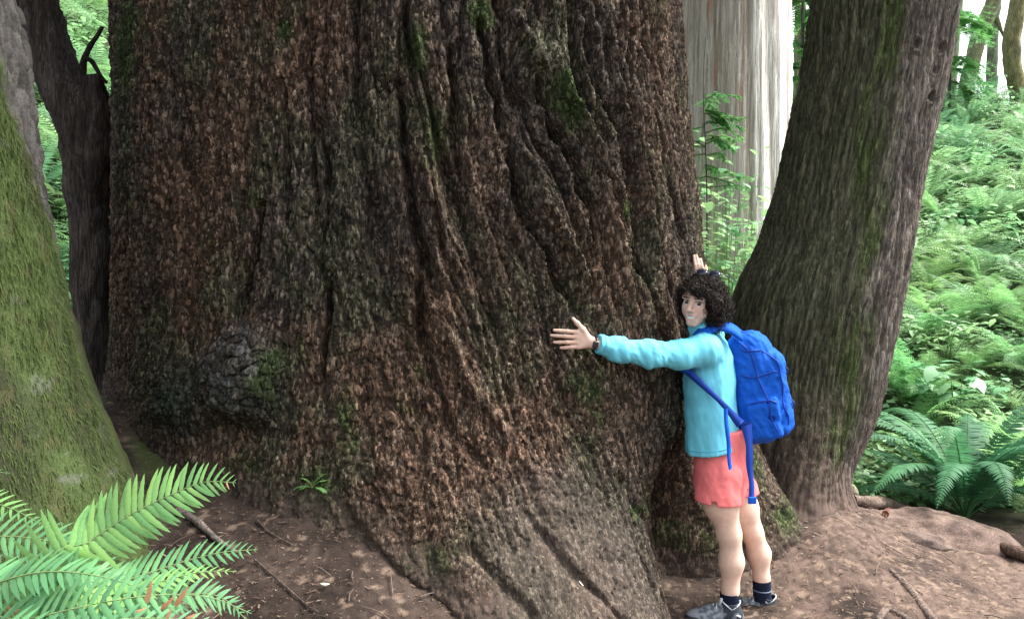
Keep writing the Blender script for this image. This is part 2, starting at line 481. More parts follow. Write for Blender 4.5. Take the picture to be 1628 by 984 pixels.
n1 = pn(UF * 3.1, ZZ * 0.38, 0, 71) + 0.10 * pn(UF * 14, ZZ * 4, 0, 75)
n2 = pn(UF * 7.2 + 3, ZZ * 0.75, 0, 72) + 0.15 * pn(UF * 20, ZZ * 6, 0, 76)
n3 = pn(UF * 15, ZZ * 1.9, 0, 73) + 0.35 * pn(UF * 30, ZZ * 5, 0, 74)
f1_ = np.exp(-np.abs(n1) / 0.045)
f2_ = np.exp(-np.abs(n2) / 0.055)
f3_ = np.exp(-np.abs(n3) / 0.075)
disp = fur_w * (-0.11 * f1_ - 0.050 * f2_ + 0.022 * np.abs(n1) * 2 + 0.008 * np.abs(n2) * 2) - 0.022 * f3_ * (1 - 0.7 * worn) * (1 - burl)

# ridges and furrows one can follow in the bark
def line(pp, w, depth, taper=True):
    global disp
    depth = depth * 2.1 if depth < 0 else depth * 1.3; w = w * 0.65
    d, t = seg_field(U + 0.030 * wob, ZZ, uvs(*pp)); w = w * (1 + 0.9 * wob)
    k = np.exp(-(d / w) ** 2)
    if taper: k = k * np.clip(np.minimum(t, 1 - t) * 5, 0, 1) ** 0.5
    disp = disp + depth * k * (0.45 + 0.55 * sstep(0.9, 1.7, ZZ))
    return k
wob = fbm(U * 6, ZZ * 5, 0, 3, 83)
slit = line([(408, 318), (398, 400), (384, 460), (370, 512)], 0.020, -0.15)
line([(355, 420), (362, 500), (345, 530)], 0.03, 0.03)
line([(842, 225), (868, 320), (915, 410), (950, 500)], 0.040, 0.065)
line([(815, 230), (838, 330), (885, 430), (920, 500)], 0.030, -0.055)
line([(878, 60), (905, 150), (945, 215), (985, 300), (992, 400), (1005, 520)], 0.050, 0.060)
line([(860, 100), (880, 190), (925, 260), (950, 330), (955, 430)], 0.035, -0.060)
line([(950, 0), (965, 130), (1010, 260), (1020, 420), (1050, 560)], 0.030, -0.070)
line([(1008, 0), (1018, 160), (1045, 330), (1065, 470)], 0.026, -0.050)
line([(1058, 0), (1066, 150), (1085, 300), (1105, 420)], 0.022, -0.050)
line([(985, 0), (1000, 160), (1030, 300), (1045, 430)], 0.028, 0.045)
line([(632, 120), (640, 250), (668, 380), (700, 480)], 0.032, -0.065)
line([(655, 20), (672, 150), (690, 280), (705, 380)], 0.045, 0.050)
line([(715, 60), (725, 200), (740, 300)], 0.030, -0.045)
line([(668, 400), (672, 520), (690, 610), (722, 690), (770, 740)], 0.026, -0.060)
line([(700, 500), (740, 600), (800, 690), (840, 760)], 0.050, 0.050)
line([(500, 180), (512, 280), (505, 400)], 0.022, -0.040)
line([(520, 430), (512, 540), (505, 640)], 0.022, -0.045)
line([(765, 20), (790, 130), (815, 230)], 0.03, -0.05)
line([(812, 0), (850, 60), (880, 140)], 0.04, 0.045)
line([(520, 700), (560, 800), (640, 880), (740, 940)], 0.035, -0.040)
line([(800, 780), (850, 860), (900, 930), (940, 1000)], 0.03, -0.040)
line([(720, 830), (790, 910), (850, 990)], 0.035, -0.035)
line([(950, 740), (1000, 840), (1030, 950)], 0.03, -0.035)
line([(1010, 560), (1030, 660), (1060, 740)], 0.03, -0.05)
line([(250, 60), (262, 220), (258, 380)], 0.02, -0.03)
line([(320, 0), (328, 150), (338, 280)], 0.02, -0.03)
line([(440, 120), (452, 260), (448, 360)], 0.02, -0.03)

# plates and scales
vst = ZZ + 0.02 * wob
p1, pe, pr1, pr2, pox, poy = worley(UF * 30 + 0.45 * wob, vst * 13, 11)
q1, qe, qr1, qr2, qox, qoy = worley(UF * 70 + 0.6 * pn(U * 30, ZZ * 30, 0, 84), vst * 22, 21)
s1, se, sr1, sr2, sox, soy = worley(UF * 120, vst * 40, 31)
rough_w = (1 - 0.45 * worn)
disp = disp + rough_w * (1 - 0.6 * burl) * (0.010 * (pr1 - 0.5) - 0.007 * (1 - sstep(0.0, 0.16, pe)) + 0.003 * (pox * (pr2 - 0.5) * 2 - poy * 0.15))
side = 1 - 0.6 * sstep(R(28), R(55), PHW) - 0.3 * sstep(R(-45), R(-70), PHW)
disp = disp - 0.020 * (1 - side) * np.exp(-np.abs(pn(UF * 11, ZZ * 0.7, 0, 78)) / .06)
disp = disp + side * rough_w * (0.010 * (qr1 - 0.5) - 0.005 * (1 - sstep(0.0, 0.2, qe)) + 0.008 * (qox * (qr2 - 0.5) * 2 - qoy * 0.2))
disp = disp + (0.4 + 0.6 * rough_w) * (0.006 * (sr1 - 0.5) - 0.004 * (1 - sstep(0.0, 0.2, se)) + 0.006 * (sox * (sr2 - .5) * 2 + soy * (sr1 - .6)))
# cracked plates on the burl
c1, ce, cr1, cr2, _, _ = worley(U * 19 + 0.9 * fbm(U * 6, ZZ * 6, 0, 3, 88), ZZ * 19 + 0.9 * fbm(U * 6, ZZ * 6, 3, 3, 89), 41)
bb = np.clip(burl + 0.6 * b2 + 0.3 * b3, 0, 1)
disp = disp + bb * (-0.045 * (1 - sstep(0.0, 0.12, ce)) + 0.035 * (cr1 - 0.5))
# lumps on the worn root
disp = disp + worn * 0.035 * fbm(U * 7 + 2, ZZ * 7, 0, 4, 93) + 0.02 * sstep(1.0, 0.3, ZZ) * fbm(U * 4 + 2, ZZ * 4, 0, 3, 94)
disp = disp * np.where(ZZ > 3.4, 0.8, 1.0)

RT = Rr + disp
TX = TC[0] + RT * np.sin(PHI); TY = TC[1] - RT * np.cos(PHI)

# ---- bark colour: each scale has its own tint
zone = fbm(U * 1.3, ZZ * 1.0, 0, 3, 101)
zone2 = fbm(U * 3.1 + 7, ZZ * 2.2, 0, 3, 103)
c_a = np.array([0.052, 0.041, 0.032], np.float32)     # grey brown
c_b = np.array([0.088, 0.054, 0.036], np.float32)     # reddish brown
bc = lerp3(np.broadcast_to(c_a, U.shape + (3,)), c_b, sstep(-0.30, 0.35, zone + 0.25 * (qr2 - 0.5) + 0.15 * sstep(2.0, 1.2, ZZ)))
bc = lerp3(bc, (0.050, 0.052, 0.030), 0.7 * sstep(-0.10, 0.35, zone2 + 0.2 * (pr2 - 0.5)))          # algae film
bc = bc * 0.93 * (0.50 + 0.45 * qr1 + 0.35 * sr1 + 0.25 * pr1)[..., None]
bc = lerp3(bc, (0.17, 0.138, 0.110), 0.5 * np.where(qr2 > 0.84, 0.85, 0) * sr2 * rough_w)          # freshly flaked scales
bc = lerp3(bc, (0.165, 0.128, 0.095), 0.30 * np.where(sr2 > 0.82, 1, 0) * rough_w)
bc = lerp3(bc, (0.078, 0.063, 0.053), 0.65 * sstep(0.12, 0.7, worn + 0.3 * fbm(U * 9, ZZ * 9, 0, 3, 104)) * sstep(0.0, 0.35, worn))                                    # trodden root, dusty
bc = lerp3(bc, (0.030, 0.031, 0.028), 0.7 * np.clip(burl + b2, 0, 1))
bc = lerp3(bc, (0.085, 0.083, 0.08), 0.75 * burl * sstep(0.3, 0.8, cr2))
bc = lerp3(bc, (0.022, 0.032, 0.022), 0.75 * np.clip(b2 + b3 * 1.1, 0, 1) * (1 - 0.7 * burl))
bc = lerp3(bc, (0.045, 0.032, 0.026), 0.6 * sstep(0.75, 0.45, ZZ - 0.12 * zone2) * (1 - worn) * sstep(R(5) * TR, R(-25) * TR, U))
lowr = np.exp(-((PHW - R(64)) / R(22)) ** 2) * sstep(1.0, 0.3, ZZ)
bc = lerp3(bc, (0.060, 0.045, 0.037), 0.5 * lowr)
bc = lerp3(bc, (0.026, 0.03, 0.022), 0.5 * np.exp(-((PHW - R(47)) / R(9)) ** 2) * sstep(1.0, 0.5, ZZ))   # darker, greener bark in the hollow
# moss
moss = np.zeros_like(U)
for (mx, my, rx, ry, k) in [(910, 150, 22, 48, 1.25), (662, 80, 24, 60, 0.8), (690, 230, 30, 80, 0.62), (770, 14, 26, 26, 1.0), (442, 40, 18, 22, 0.85),
                            (188, 70, 34, 110, 0.85), (200, 250, 26, 120, 0.45), (392, 312, 20, 24, 0.8), (548, 690, 40, 60, 0.62), (515, 780, 42, 70, 0.75),
                            (680, 860, 42, 46, 0.8), (925, 620, 60, 70, 0.6), (1001, 330, 9, 22, 0.9), (590, 850, 60, 60, 0.5), (400, 740, 60, 34, 0.65),
                            (340, 400, 60, 120, 0.42), (470, 520, 40, 120, 0.42), (660, 620, 40, 120, 0.42), (1000, 800, 30, 40, 0.55), (980, 800, 16, 14, 0.9),
                            (560, 560, 60, 200, 0.35), (230, 640, 60, 60, 0.5), (1245, 850, 22, 50, 1.2), (1212, 735, 20, 40, 1.0), (1090, 850, 40, 60, 0.5), (435, 590, 26, 60, 0.7)]:
    if mx > 1150:
        dd = np.hypot((PHW - R(73 if mx > 1230 else 67)) / R(5), (ZZ - (0.22 if mx > 1230 else 0.62)) / 0.16)
    else:
        cu, cz = trunk_uv(mx, my)
        su = abs(trunk_uv(mx + rx, my)[0] - cu); sz = abs(trunk_uv(mx, my - ry)[1] - cz)
        dd = np.hypot((U - cu) / max(su, .02), (ZZ - cz) / max(sz, .02))
    moss = np.maximum(moss, k * np.exp(-0.8 * dd * dd))
moss = moss + 0.35 * fbm(U * 11, ZZ * 8, 0, 4, 111) + 0.25 * (qr1 - 0.5) - 0.05
mossm = sstep(0.28, 0.75, moss)
bc = lerp3(bc, (0.034, 0.056, 0.016), 0.80 * mossm)
soil = sstep(0.16, 0.02, ZZ - H(TX, TY) + 0.10 * fbm(U * 6, ZZ * 6, 0, 3, 121))      # earth splashed and packed round the foot
bc = lerp3(bc, (0.062, 0.045, 0.037), 0.85 * soil)
flaky = 1 - np.clip(0.42 * sstep(0.15, 0.8, worn) + 0.6 * soil + 0.3 * burl, 0, 0.85)
bc = np.concatenate([bc, flaky[..., None]], -1)
giant = tag(empty('giant_conifer', (float(TC[0]), float(TC[1]), 0.0)),
            'enormous old conifer with furrowed dark brown bark hugged by the hiker', 'tree')
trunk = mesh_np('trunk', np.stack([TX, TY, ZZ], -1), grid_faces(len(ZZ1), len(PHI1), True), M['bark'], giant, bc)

# ray lookup on the finished bark
_nf = 800
_sub = np.stack([TX, TY, ZZ], -1)[:640:2, 0:_nf:2]
_v = _sub.reshape(-1, 3)
BVH_T = BVHTree.FromPolygons([tuple(map(float, p)) for p in _v], [tuple(map(int, f)) for f in grid_faces(_sub.shape[0], _sub.shape[1], False)])
def trunk_hit(px, py):
    d = (P(px, py, 1.0) - Vector((0, 0, CAM_Z))).normalized()
    loc, nrm, _, dist = BVH_T.ray_cast(Vector((0, 0, CAM_Z)), d)
    return loc, nrm

# moss tufts standing off the bark
def tufts(name, pts, nrm, n_len, n_wid, mat, parent, droop=0.5, spread=0.6, col=None, seed=1):
    """Many tiny pointed blades: pts (n,3), normals (n,3)."""
    rg = np.random.default_rng(seed)
    n = len(pts)
    nrm = nrm / np.linalg.norm(nrm, axis=1, keepdims=True)
    d = nrm + spread * rg.normal(size=(n, 3)) + np.array([0, 0, -droop])
    d /= np.linalg.norm(d, axis=1, keepdims=True)
    L_ = n_len * (0.5 + rg.random((n, 1)))
    s = np.cross(d, nrm + 0.3 * rg.normal(size=(n, 3))); s /= np.linalg.norm(s, axis=1, keepdims=True) + 1e-6
    W = n_wid * (0.6 + 0.8 * rg.random((n, 1)))
    a = pts - s * W / 2 - nrm * 0.004; b = pts + s * W / 2 - nrm * 0.004
    mid = pts + d * L_ * 0.55
    tip = mid + (d + np.array([0, 0, -0.7 * droop])) * L_ * 0.5
    V = np.stack([a, b, mid + s * W * 0.45, mid - s * W * 0.45, tip], 1)
    i0 = np.arange(n)[:, None] * 5
    q = np.concatenate([i0, i0 + 1, i0 + 2, i0 + 3], 1)
    t = np.concatenate([i0 + 3, i0 + 2, i0 + 4], 1)
    if col is None:
        col = 0.6 + 0.8 * rg.random((n, 1)) * np.ones((1, 3))
    c = np.repeat(col[:, None, :], 5, 1)
    return mesh_np(name, V, q, mat, parent, c, True, t)

dzv = np.stack([TX, TY, ZZ], -1)
du = np.roll(dzv, -1, 1) - dzv; dv = np.roll(dzv, -1, 0) - dzv
NT = np.cross(du, dv)
mm = (mossm ** 1.5)[:640, :800]
idx = np.flatnonzero(RNG.random(mm.shape).ravel() < 0.16 * mm.ravel())
pts_ = dzv[:640, :800].reshape(-1, 3)[idx]; nr_ = NT[:640, :800].reshape(-1, 3)[idx]
o = tufts('moss', pts_, nr_, 0.012, 0.003, M['moss_bright'], giant, 0.5, 0.7, None, 3)
o['kind'] = 'stuff'
del NT, du, dv
# ------------------------------------------------------------------ other trunks
def tube_vf(pts, rad, ns=6, cap=True):
    """Tapered tube along points: vertices and quads."""
    pts = np.asarray(pts, np.float32); n = len(pts)
    rad = np.broadcast_to(np.asarray(rad, np.float32), (n,))
    t = np.gradient(pts, axis=0); t /= np.linalg.norm(t, axis=1, keepdims=True) + 1e-9
    ref = np.array([0.31, 0.17, 0.93]) if abs(t[0][2]) < 0.9 else np.array([0.95, 0.2, 0.1])
    s = np.cross(t, ref); s /= np.linalg.norm(s, axis=1, keepdims=True) + 1e-9
    b = np.cross(t, s)
    a = np.linspace(0, 2 * np.pi, ns, endpoint=False)
    V = pts[:, None, :] + rad[:, None, None] * (np.cos(a)[None, :, None] * s[:, None, :] + np.sin(a)[None, :, None] * b[:, None, :])
    return V.reshape(-1, 3), grid_faces(n, ns, True)

def smooth_path(pts, n):
    pts = np.asarray([tuple(p) for p in pts], np.float64)
    m = len(pts)
    d = np.concatenate([[0], np.cumsum(np.linalg.norm(np.diff(pts, axis=0), axis=1))]); d /= d[-1]
    q = np.vstack([2 * pts[0] - pts[1], pts, 2 * pts[-1] - pts[-2]])
    dd = np.concatenate([[2 * d[0] - d[1]], d, [2 * d[-1] - d[-2]]])
    out = []
    for s in np.linspace(0, 1, n):
        i = min(max(np.searchsorted(d, s, 'right') - 1, 0), m - 2)
        t = (s - d[i]) / (d[i + 1] - d[i])
        p0, p1, p2, p3 = q[i], q[i + 1], q[i + 2], q[i + 3]
        out.append(0.5 * ((2 * p1) + (-p0 + p2) * t + (2 * p0 - 5 * p1 + 4 * p2 - p3) * t * t + (-p0 + 3 * p1 - 3 * p2 + p3) * t ** 3))
    return np.array(out)

def join_vf(parts):
    V = []; F = []; n = 0
    for v, f in parts:
        V.append(v); F.append(np.asarray(f) + n); n += len(v)
    return np.concatenate(V), np.concatenate(F)

def ring_grid(zs, cx, cy, rad_fn, phis):
    """rad_fn(PHI, Z) -> radius, phi = 0 faces the camera, positive to the right."""
    PH, Z = np.meshgrid(phis.astype(np.float32), zs.astype(np.float32))
    r = rad_fn(PH, Z)
    CX = np.interp(Z, zs, cx); CY = np.interp(Z, zs, cy)
    return PH, Z, CX + r * np.sin(PH), CY - r * np.cos(PH), r

def fphis(nf, nb, half=100):
    a = np.linspace(R(-half), R(half), nf)
    b = np.linspace(R(half), R(360 - half), nb + 2)[1:-1]
    return np.concatenate([a, b])

def wrap(PH):
    return np.where(PH > math.pi, PH - 2 * math.pi, PH)

def edge_axis(rows, d):
    """rows (py, left, right) -> arrays z, cx, r at distance d."""
    z = []; x = []; r = []
    for py, l, rr in rows:
        a = P(l, py, d); b = P(rr, py, d)                     # silhouettes seen under these bearings
        al, ar = math.atan2(a.x, d), math.atan2(b.x, d); ac = (al + ar) / 2
        z.append(a.z); x.append(d * math.tan(ac)); r.append(d / math.cos(ac) * math.sin((ar - al) / 2) - 0.022)
    o = np.argsort(z)
    return np.array(z)[o], np.array(x)[o], np.array(r)[o]

def smooth1(a, k):
    ker = np.ones(k) / k
    return np.convolve(np.pad(a, k // 2, mode='edge'), ker, 'valid')[:len(a)]

# ---- leaning trunk on the right
D2 = 5.3
z2, x2, r2 = edge_axis([(0, 1288, 1548), (102, 1276, 1530), (193, 1255, 1506), (295, 1232, 1480), (396, 1197, 1463), (457, 1166, 1450),
                        (552, 1146, 1426), (644, 1142, 1403), (705, 1140, 1378), (751, 1138, 1352), (820, 1136, 1345), (900, 1136, 1345)], D2)
z2 = np.concatenate([z2, [8.0, 22.0]]); x2 = np.concatenate([x2, [x2[-1] + 1.0, x2[-1] + 2.6]]); r2 = np.concatenate([r2, [0.42, 0.15]])
zs = np.concatenate([np.linspace(-0.3, 3.7, 430), np.linspace(3.7, 22, 40)[1:]])
cx = smooth1(np.interp(zs, z2, x2), 25); rr_ = smooth1(np.interp(zs, z2, r2), 25)
cy = np.full_like(zs, D2) + 0.04 * np.clip(zs - 1, 0, None)
st = {}
def rad2(PH, Z):
    p = wrap(PH)
    base = np.interp(Z, zs, rr_)
    u = p * 0.5
    w = fbm(u * 4, Z * 0.6, 0, 2, 201)
    un = u + 0.05 * w + 0.012 * pn(u * 12, Z * 4, 0, 205)
    fl = 0.46 * np.exp(-((p - R(-8)) / R(24)) ** 2) * np.clip((1.05 - Z) / 1.05, 0, 1.3) ** 1.5
    fl = fl + 0.30 * np.exp(-((p - R(30)) / R(20)) ** 2) * np.clip((0.50 - Z) / 0.50, 0, 1.5) ** 1.6
    fl = fl + 0.28 * np.exp(-((p - R(-60)) / R(22)) ** 2) * np.clip((0.9 - Z) / 0.9, 0, 1.3) ** 1.5
    na = pn(un * 20, Z * 1.5, 0, 211) + .25 * pn(un * 40, Z * 7, 0, 214); nb = pn(un * 46, Z * 4.5, 0, 212); nc = pn(un * 95, Z * 14, 0, 213)
    d = 0.022 * np.abs(na) - 0.012 * np.exp(-(na / 0.09) ** 2) + 0.011 * np.abs(nb) - 0.007 * np.exp(-(nb / 0.1) ** 2) + 0.006 * nc
    q = worley(un * 62 + 0.4 * nb, Z * 17, 221)
    d = d + 0.007 * (q[2] - 0.5) - 0.003 * (1 - sstep(0, .2, q[1]))
    low = sstep(1.0, 0.45, Z + 0.35 * w + 0.35 * sstep(R(0), R(40), p))
    d = d * (1 - 0.4 * low) + low * 0.02 * fbm(u * 14, Z * 14, 0, 3, 225)
    # knot holes on the right edge
    for kx, ky, kr in ((1450, 74, 0.022), (1496, 76, 0.020), (1487, 112, 0.014), (1479, 155, 0.020), (1466, 300, 0.014)):
        c = P(kx, ky, D2 - 0.3)
        ku = math.asin(max(-0.98, min(0.98, (c.x - np.interp(c.z, zs, cx)) / np.interp(c.z, zs, rr_))))
        dd = np.hypot((p - ku) * 0.45 / kr, (Z - c.z) / (kr * 1.3))
        d = d - 0.05 * np.exp(-dd ** 2) + 0.012 * np.exp(-((dd - 1.6) / 0.5) ** 2)
    st.update(un=un, q=q, na=na, nb=nb, w=w, low=low, p=p, u=u)
    return base + fl + 0.02 * w + d
PH, Z, X, Y, _ = ring_grid(zs, cx, cy, rad2, fphis(300, 40))
p = st['p']; q = st['q']; w = st['w']
c = np.broadcast_to(np.array([0.118, 0.100, 0.082], np.float32), Z.shape + (3,))
c = lerp3(c, (0.19, 0.17, 0.155), 0.7 * sstep(0.55, 0.95, q[2]))
c = lerp3(c, (0.048, 0.041, 0.036), 0.6 * sstep(0.1, -0.25, st['na']))
pxl = (X / Y) * FPX + 814                                  # where the moss side ends (only to lay out the moss)
div = np.interp(Z, [0.2, 0.6, 1.0, 1.5, 2.0, 2.6, 3.3, 6], [R(8), R(22), R(26), R(20), R(10), R(-2), R(-4), R(-4)]) + 0.35 * w
green = sstep(0.25, -0.35, p - div + 0.3 * fbm(st['u'] * 10, Z * 3, 0, 3, 231))
c = lerp3(c, (0.055, 0.060, 0.030), 0.8 * green)
strip = np.exp(-((p - div + R(11)) / R(19)) ** 2) * (0.48 + 0.9 * fbm(st['u'] * 9, Z * 2.2, 0, 3, 233))
strip = np.maximum(strip, 0.8 * np.exp(-((p - R(-14)) / R(10)) ** 2 - ((Z - 3.2) / 0.5) ** 2))
m2 = sstep(0.25, 0.7, strip + 0.2 * (q[2] - 0.5)) * sstep(0.3, 0.6, Z)
c = lerp3(c, (0.058, 0.080, 0.024), 0.8 * m2)
c = lerp3(c, (0.085, 0.062, 0.050), 0.85 * st['low'] * (1 - 0.7 * m2))
c = c * (0.7 + 0.5 * q[3] + 0.1 * st['nb'])[..., None]
soil = sstep(0.30, 0.02, Z - H(X, Y) + 0.16 * fbm(st['u'] * 10, Z * 6, 0, 3, 241))
c = lerp3(c, (0.100, 0.071, 0.058), 0.85 * soil)
c = np.concatenate([c, (1 - 0.75 * soil)[..., None]], -1)
rt = tag(empty('leaning_conifer', (float(cx[0]), D2, 0)), 'leaning conifer with finely ridged grey bark and mossy left side, right of the backpack', 'tree')
mesh_np('trunk', np.stack([X, Y, Z], -1), grid_faces(len(zs), PH.shape[1], True), M['bark_thin'], rt, c)
G = np.stack([X, Y, Z], -1)
NN = np.cross(np.roll(G, -1, 1) - G, np.roll(G, -1, 0) - G)
sel = np.flatnonzero((RNG.random(Z.shape) < 0.4 * (m2 + 0.18 * green) * (Z < 3.7) * (np.abs(p) < R(95))).ravel())
o = tufts('moss', G.reshape(-1, 3)[sel], NN.reshape(-1, 3)[sel], 0.011, 0.003, M['moss_bright'], rt, 0.6, 0.7, None, 5)
o['kind'] = 'stuff'

# ---- mossy trunk in the left foreground
D3 = 2.95
rows = [(0, 34), (100, 50), (250, 66), (330, 78), (420, 92), (560, 118), (640, 144), (745, 186), (840, 225), (950, 265)]
z3 = []; x3 = []; r3 = []
for py, e in rows:
    a = P(e, py, D3); rad = 0.50 + 0.20 * max(0.0, (py - 380) / 500.0) ** 1.3
    ea = math.atan2(a.x, D3); xx_ = a.x - rad
    for _i in range(20):                                   # centre whose right-hand silhouette lies at that bearing
        xx_ = D3 * math.tan(ea - math.asin(rad / math.hypot(xx_, D3)))
    z3.append(a.z); x3.append(xx_); r3.append(rad)
o_ = np.argsort(z3); z3 = np.array(z3)[o_]; x3 = np.array(x3)[o_]; r3 = np.array(r3)[o_]
z3 = np.concatenate([[-0.1], z3, [6, 18]]); x3 = np.concatenate([[x3[0]], x3, [x3[-1] - 0.8, x3[-1] - 2.4]]); r3 = np.concatenate([[r3[0] + 0.06], r3, [0.42, 0.2]])
zs3 = np.concatenate([np.linspace(0.0, 3.0, 300), np.linspace(3.0, 18, 40)[1:]])
cx3 = smooth1(np.interp(zs3, z3, x3), 19); rr3 = smooth1(np.interp(zs3, z3, r3), 19)
def rad3(PH, Z):
    p = wrap(PH); u = p * 0.55
    w = fbm(u * 4, Z * 1.5, 0, 3, 301)
    line_z = 1.72 + 0.95 * sstep(R(108), R(62), p) + 0.16 * w            # moss below and to the left of this
    moss = sstep(0.18, -0.12, Z - line_z + 0.2 * fbm(u * 9, Z * 9, 0, 3, 305))
    na = pn((u + .03 * w) * 20, Z * 2.6, 0, 311); q = worley((u + .03 * w) * 42, Z * 15, 315)
    bark = 0.03 * np.abs(na) - 0.02 * np.exp(-(na / 0.1) ** 2) + 0.014 * (q[2] - .5) - 0.008 * (1 - sstep(0, .2, q[1]))
    mo = 0.022 * fbm(u * 9, Z * 5, 0, 4, 321) + 0.02
    for bx, by, br, ba in ((45, 545, .05, .02), (110, 590, .03, -.03), (95, 200, .1, .03)):
        c_ = P(bx, by, 2.6)
        mo = mo + ba * np.exp(-((Z - c_.z) / br) ** 2 - ((p - R(38)) * .5 / br) ** 2)
    st.update(m=moss, q=q, w=w, p=p, u=u)
    return np.interp(Z, zs3, rr3) * (1 + 0.03 * w) + bark * (1 - moss) + mo * moss
PH, Z, X, Y, _ = ring_grid(zs3, cx3, np.full_like(zs3, D3), rad3, fphis(260, 30, 110))
p = st['p']; q = st['q']; moss = st['m']
c = np.broadcast_to(np.array([0.075, 0.070, 0.065], np.float32), Z.shape + (3,)) * (0.6 + 0.8 * q[2])[..., None]
g0 = np.array([0.060, 0.084, 0.030], np.float32)
mc = lerp3(np.broadcast_to(g0, Z.shape + (3,)), (0.034, 0.040, 0.020), sstep(-0.1, 0.4, st['w']))
mc = lerp3(mc, (0.075, 0.066, 0.034), 0.6 * sstep(0.1, 0.4, fbm(st['u'] * 12, Z * 12, 0, 3, 331)))
c = lerp3(c, (0, 0, 0), moss) + mc * moss[..., None]
c = lerp3(c, (0.12, 0.125, 0.105), 0.5 * moss * sstep(0.4, 0.55, fbm(st['u'] * 7 + 3, Z * 12, 0, 3, 335) + 0.1))     # lichen
lt = tag(empty('mossy_tree', (float(cx3[0]), D3, 0.3)), 'mossy tree trunk at the left edge behind the bright fern', 'tree')
mesh_np('trunk', np.stack([X, Y, Z], -1), grid_faces(len(zs3), PH.shape[1], True), M['moss_bark'], lt, c)
G = np.stack([X, Y, Z], -1)
NN = np.cross(np.roll(G, -1, 1) - G, np.roll(G, -1, 0) - G)
vis = (Z < 3.0) & (p > R(-25)) & (p < R(105))
wgt = moss * vis * (0.35 + 0.65 * sstep(-0.25, 0.2, fbm(st['u'] * 14, Z * 7, 0, 3, 341)))
wgt = np.where(wgt > 0, wgt, 0)
pick = RNG.choice(wgt.size, 42000, p=(wgt / wgt.sum()).ravel())
cc = 0.55 + 0.9 * RNG.random((len(pick), 1)) * np.array([[1.0, 1.0, 0.9]])
pp = G.reshape(-1, 3)[pick] + RNG.normal(size=(len(pick), 3)) * 0.004
o = tufts('moss', pp, NN.reshape(-1, 3)[pick], 0.019, 0.0026, M['moss'], lt, 1.6, 0.35, cc, 7)
o['kind'] = 'stuff'

# ---- dark forked trunk between the mossy tree and the giant
D4 = 4.75
dk = tag(empty('forked_tree', tuple(P(150, 640, D4))), 'slim dark forked trunk squeezed between mossy tree and giant trunk', 'tree')
def limb(name, ctrl, n, ns, parent, colr, seed, amp=0.10, mat='bark_thin'):
    """ctrl: (px, py, d, radius in px) -> bark tube with uneven surface."""
    pts = [P(a, b, d) for a, b, d, _ in ctrl]
    path = smooth_path(pts, n)
    rads = np.interp(np.linspace(0, 1, n), np.linspace(0, 1, len(ctrl)), [r * d / FPX for _, _, d, r in ctrl])
    V, F = tube_vf(path, rads, ns)
    Vr = V.reshape(n, ns, 3); cen = path[:, None, :]
    dirn = (Vr - cen)
    k = fbm(Vr[..., 0] * 9, Vr[..., 1] * 9, Vr[..., 2] * 3, 3, seed) + 0.5 * fbm(Vr[..., 0] * 34, Vr[..., 1] * 34, Vr[..., 2] * 12, 3, seed + 9)
    Vr = cen + dirn * (1 + 2.2 * amp * k)[..., None]
    cl = np.asarray(colr, np.float32) * (1.0 + 0.9 * fbm(Vr[..., 0] * 14, Vr[..., 1] * 14, Vr[..., 2] * 6, 3, seed + 4))[..., None]
    return mesh_np(name, Vr, F, M[mat], parent, np.clip(cl, 0.01, 1))
limb('trunk', [(158, 700, D4, 36), (150, 580, D4, 30), (150, 480, D4, 30), (145, 380, D4, 34), (140, 290, D4, 36), (128, 210, D4, 44), (112, 160, D4, 42), (88, 110, D4, 30),
               (62, 50, D4, 22), (45, 0, D4, 19), (20, -120, D4, 18), (-60, -500, D4, 15), (-200, -1300, D4, 9)], 150, 40, dk, (0.056, 0.047, 0.040), 401, 0.16)
limb('broken_stub', [(150, 330, D4 - .02, 20), (156, 240, D4 - .02, 24), (156, 180, D4 - .02, 26), (152, 145, D4 - .02, 24), (148, 122, D4 - .02, 14)], 50, 28, dk, (0.040, 0.031, 0.026), 411, 0.2)
limb('branch', [(128, 135, D4, 9), (133, 100, D4, 6), (143, 75, D4, 5), (154, 58, D4, 4), (163, 42, D4, 3)], 26, 10, dk, (0.035, 0.028, 0.024), 421, 0.2)
limb('branch', [(136, 92, D4, 5), (146, 98, D4, 4), (153, 110, D4, 3.6), (162, 124, D4, 3), (170, 132, D4, 2)], 22, 8, dk, (0.035, 0.028, 0.024), 431, 0.2)

# ---- pale dead snag behind
D5 = 10.0
sg = tag(empty('dead_snag', tuple(P(1165, 560, D5))), 'pale barkless dead snag standing behind giant trunk and leaning conifer', 'tree')
zs5 = np.concatenate([np.linspace(0.5, 5.6, 170), np.linspace(5.6, 11, 20)[1:]])
ctr = P(1154, 300, D5).x
def rad5(PH, Z):
    p = wrap(PH); u = p * 0.8
    n1 = pn(u * 7 + 0.2 * Z, Z * 0.18, 0, 501); n2 = pn(u * 20, Z * 0.5, 0, 502); n3 = pn(u * 46, Z * 1.2, 0, 503)
    st.update(n1=n1, n2=n2, n3=n3, p=p, u=u)
    crown = np.where(Z > 10, -0.5 * (Z - 10) * (0.5 + pn(u * 9, 0, 0, 509)), 0)
    return np.maximum(0.05, 0.75 - 0.015 * (Z - 3) + 0.05 * n1 + 0.012 * n2 - 0.012 * np.exp(-(n2 / .06) ** 2) * sstep(-.1, .3, pn(u * 5, Z * .8, 0, 507)) + 0.008 * n3 + 0.10 * sstep(2.6, 0.8, Z) + crown)
PH, Z, X, Y, _ = ring_grid(zs5, np.full_like(zs5, ctr), np.full_like(zs5, D5), rad5, fphis(200, 24))
c = np.broadcast_to(np.array([0.37, 0.34, 0.30], np.float32), Z.shape + (3,))
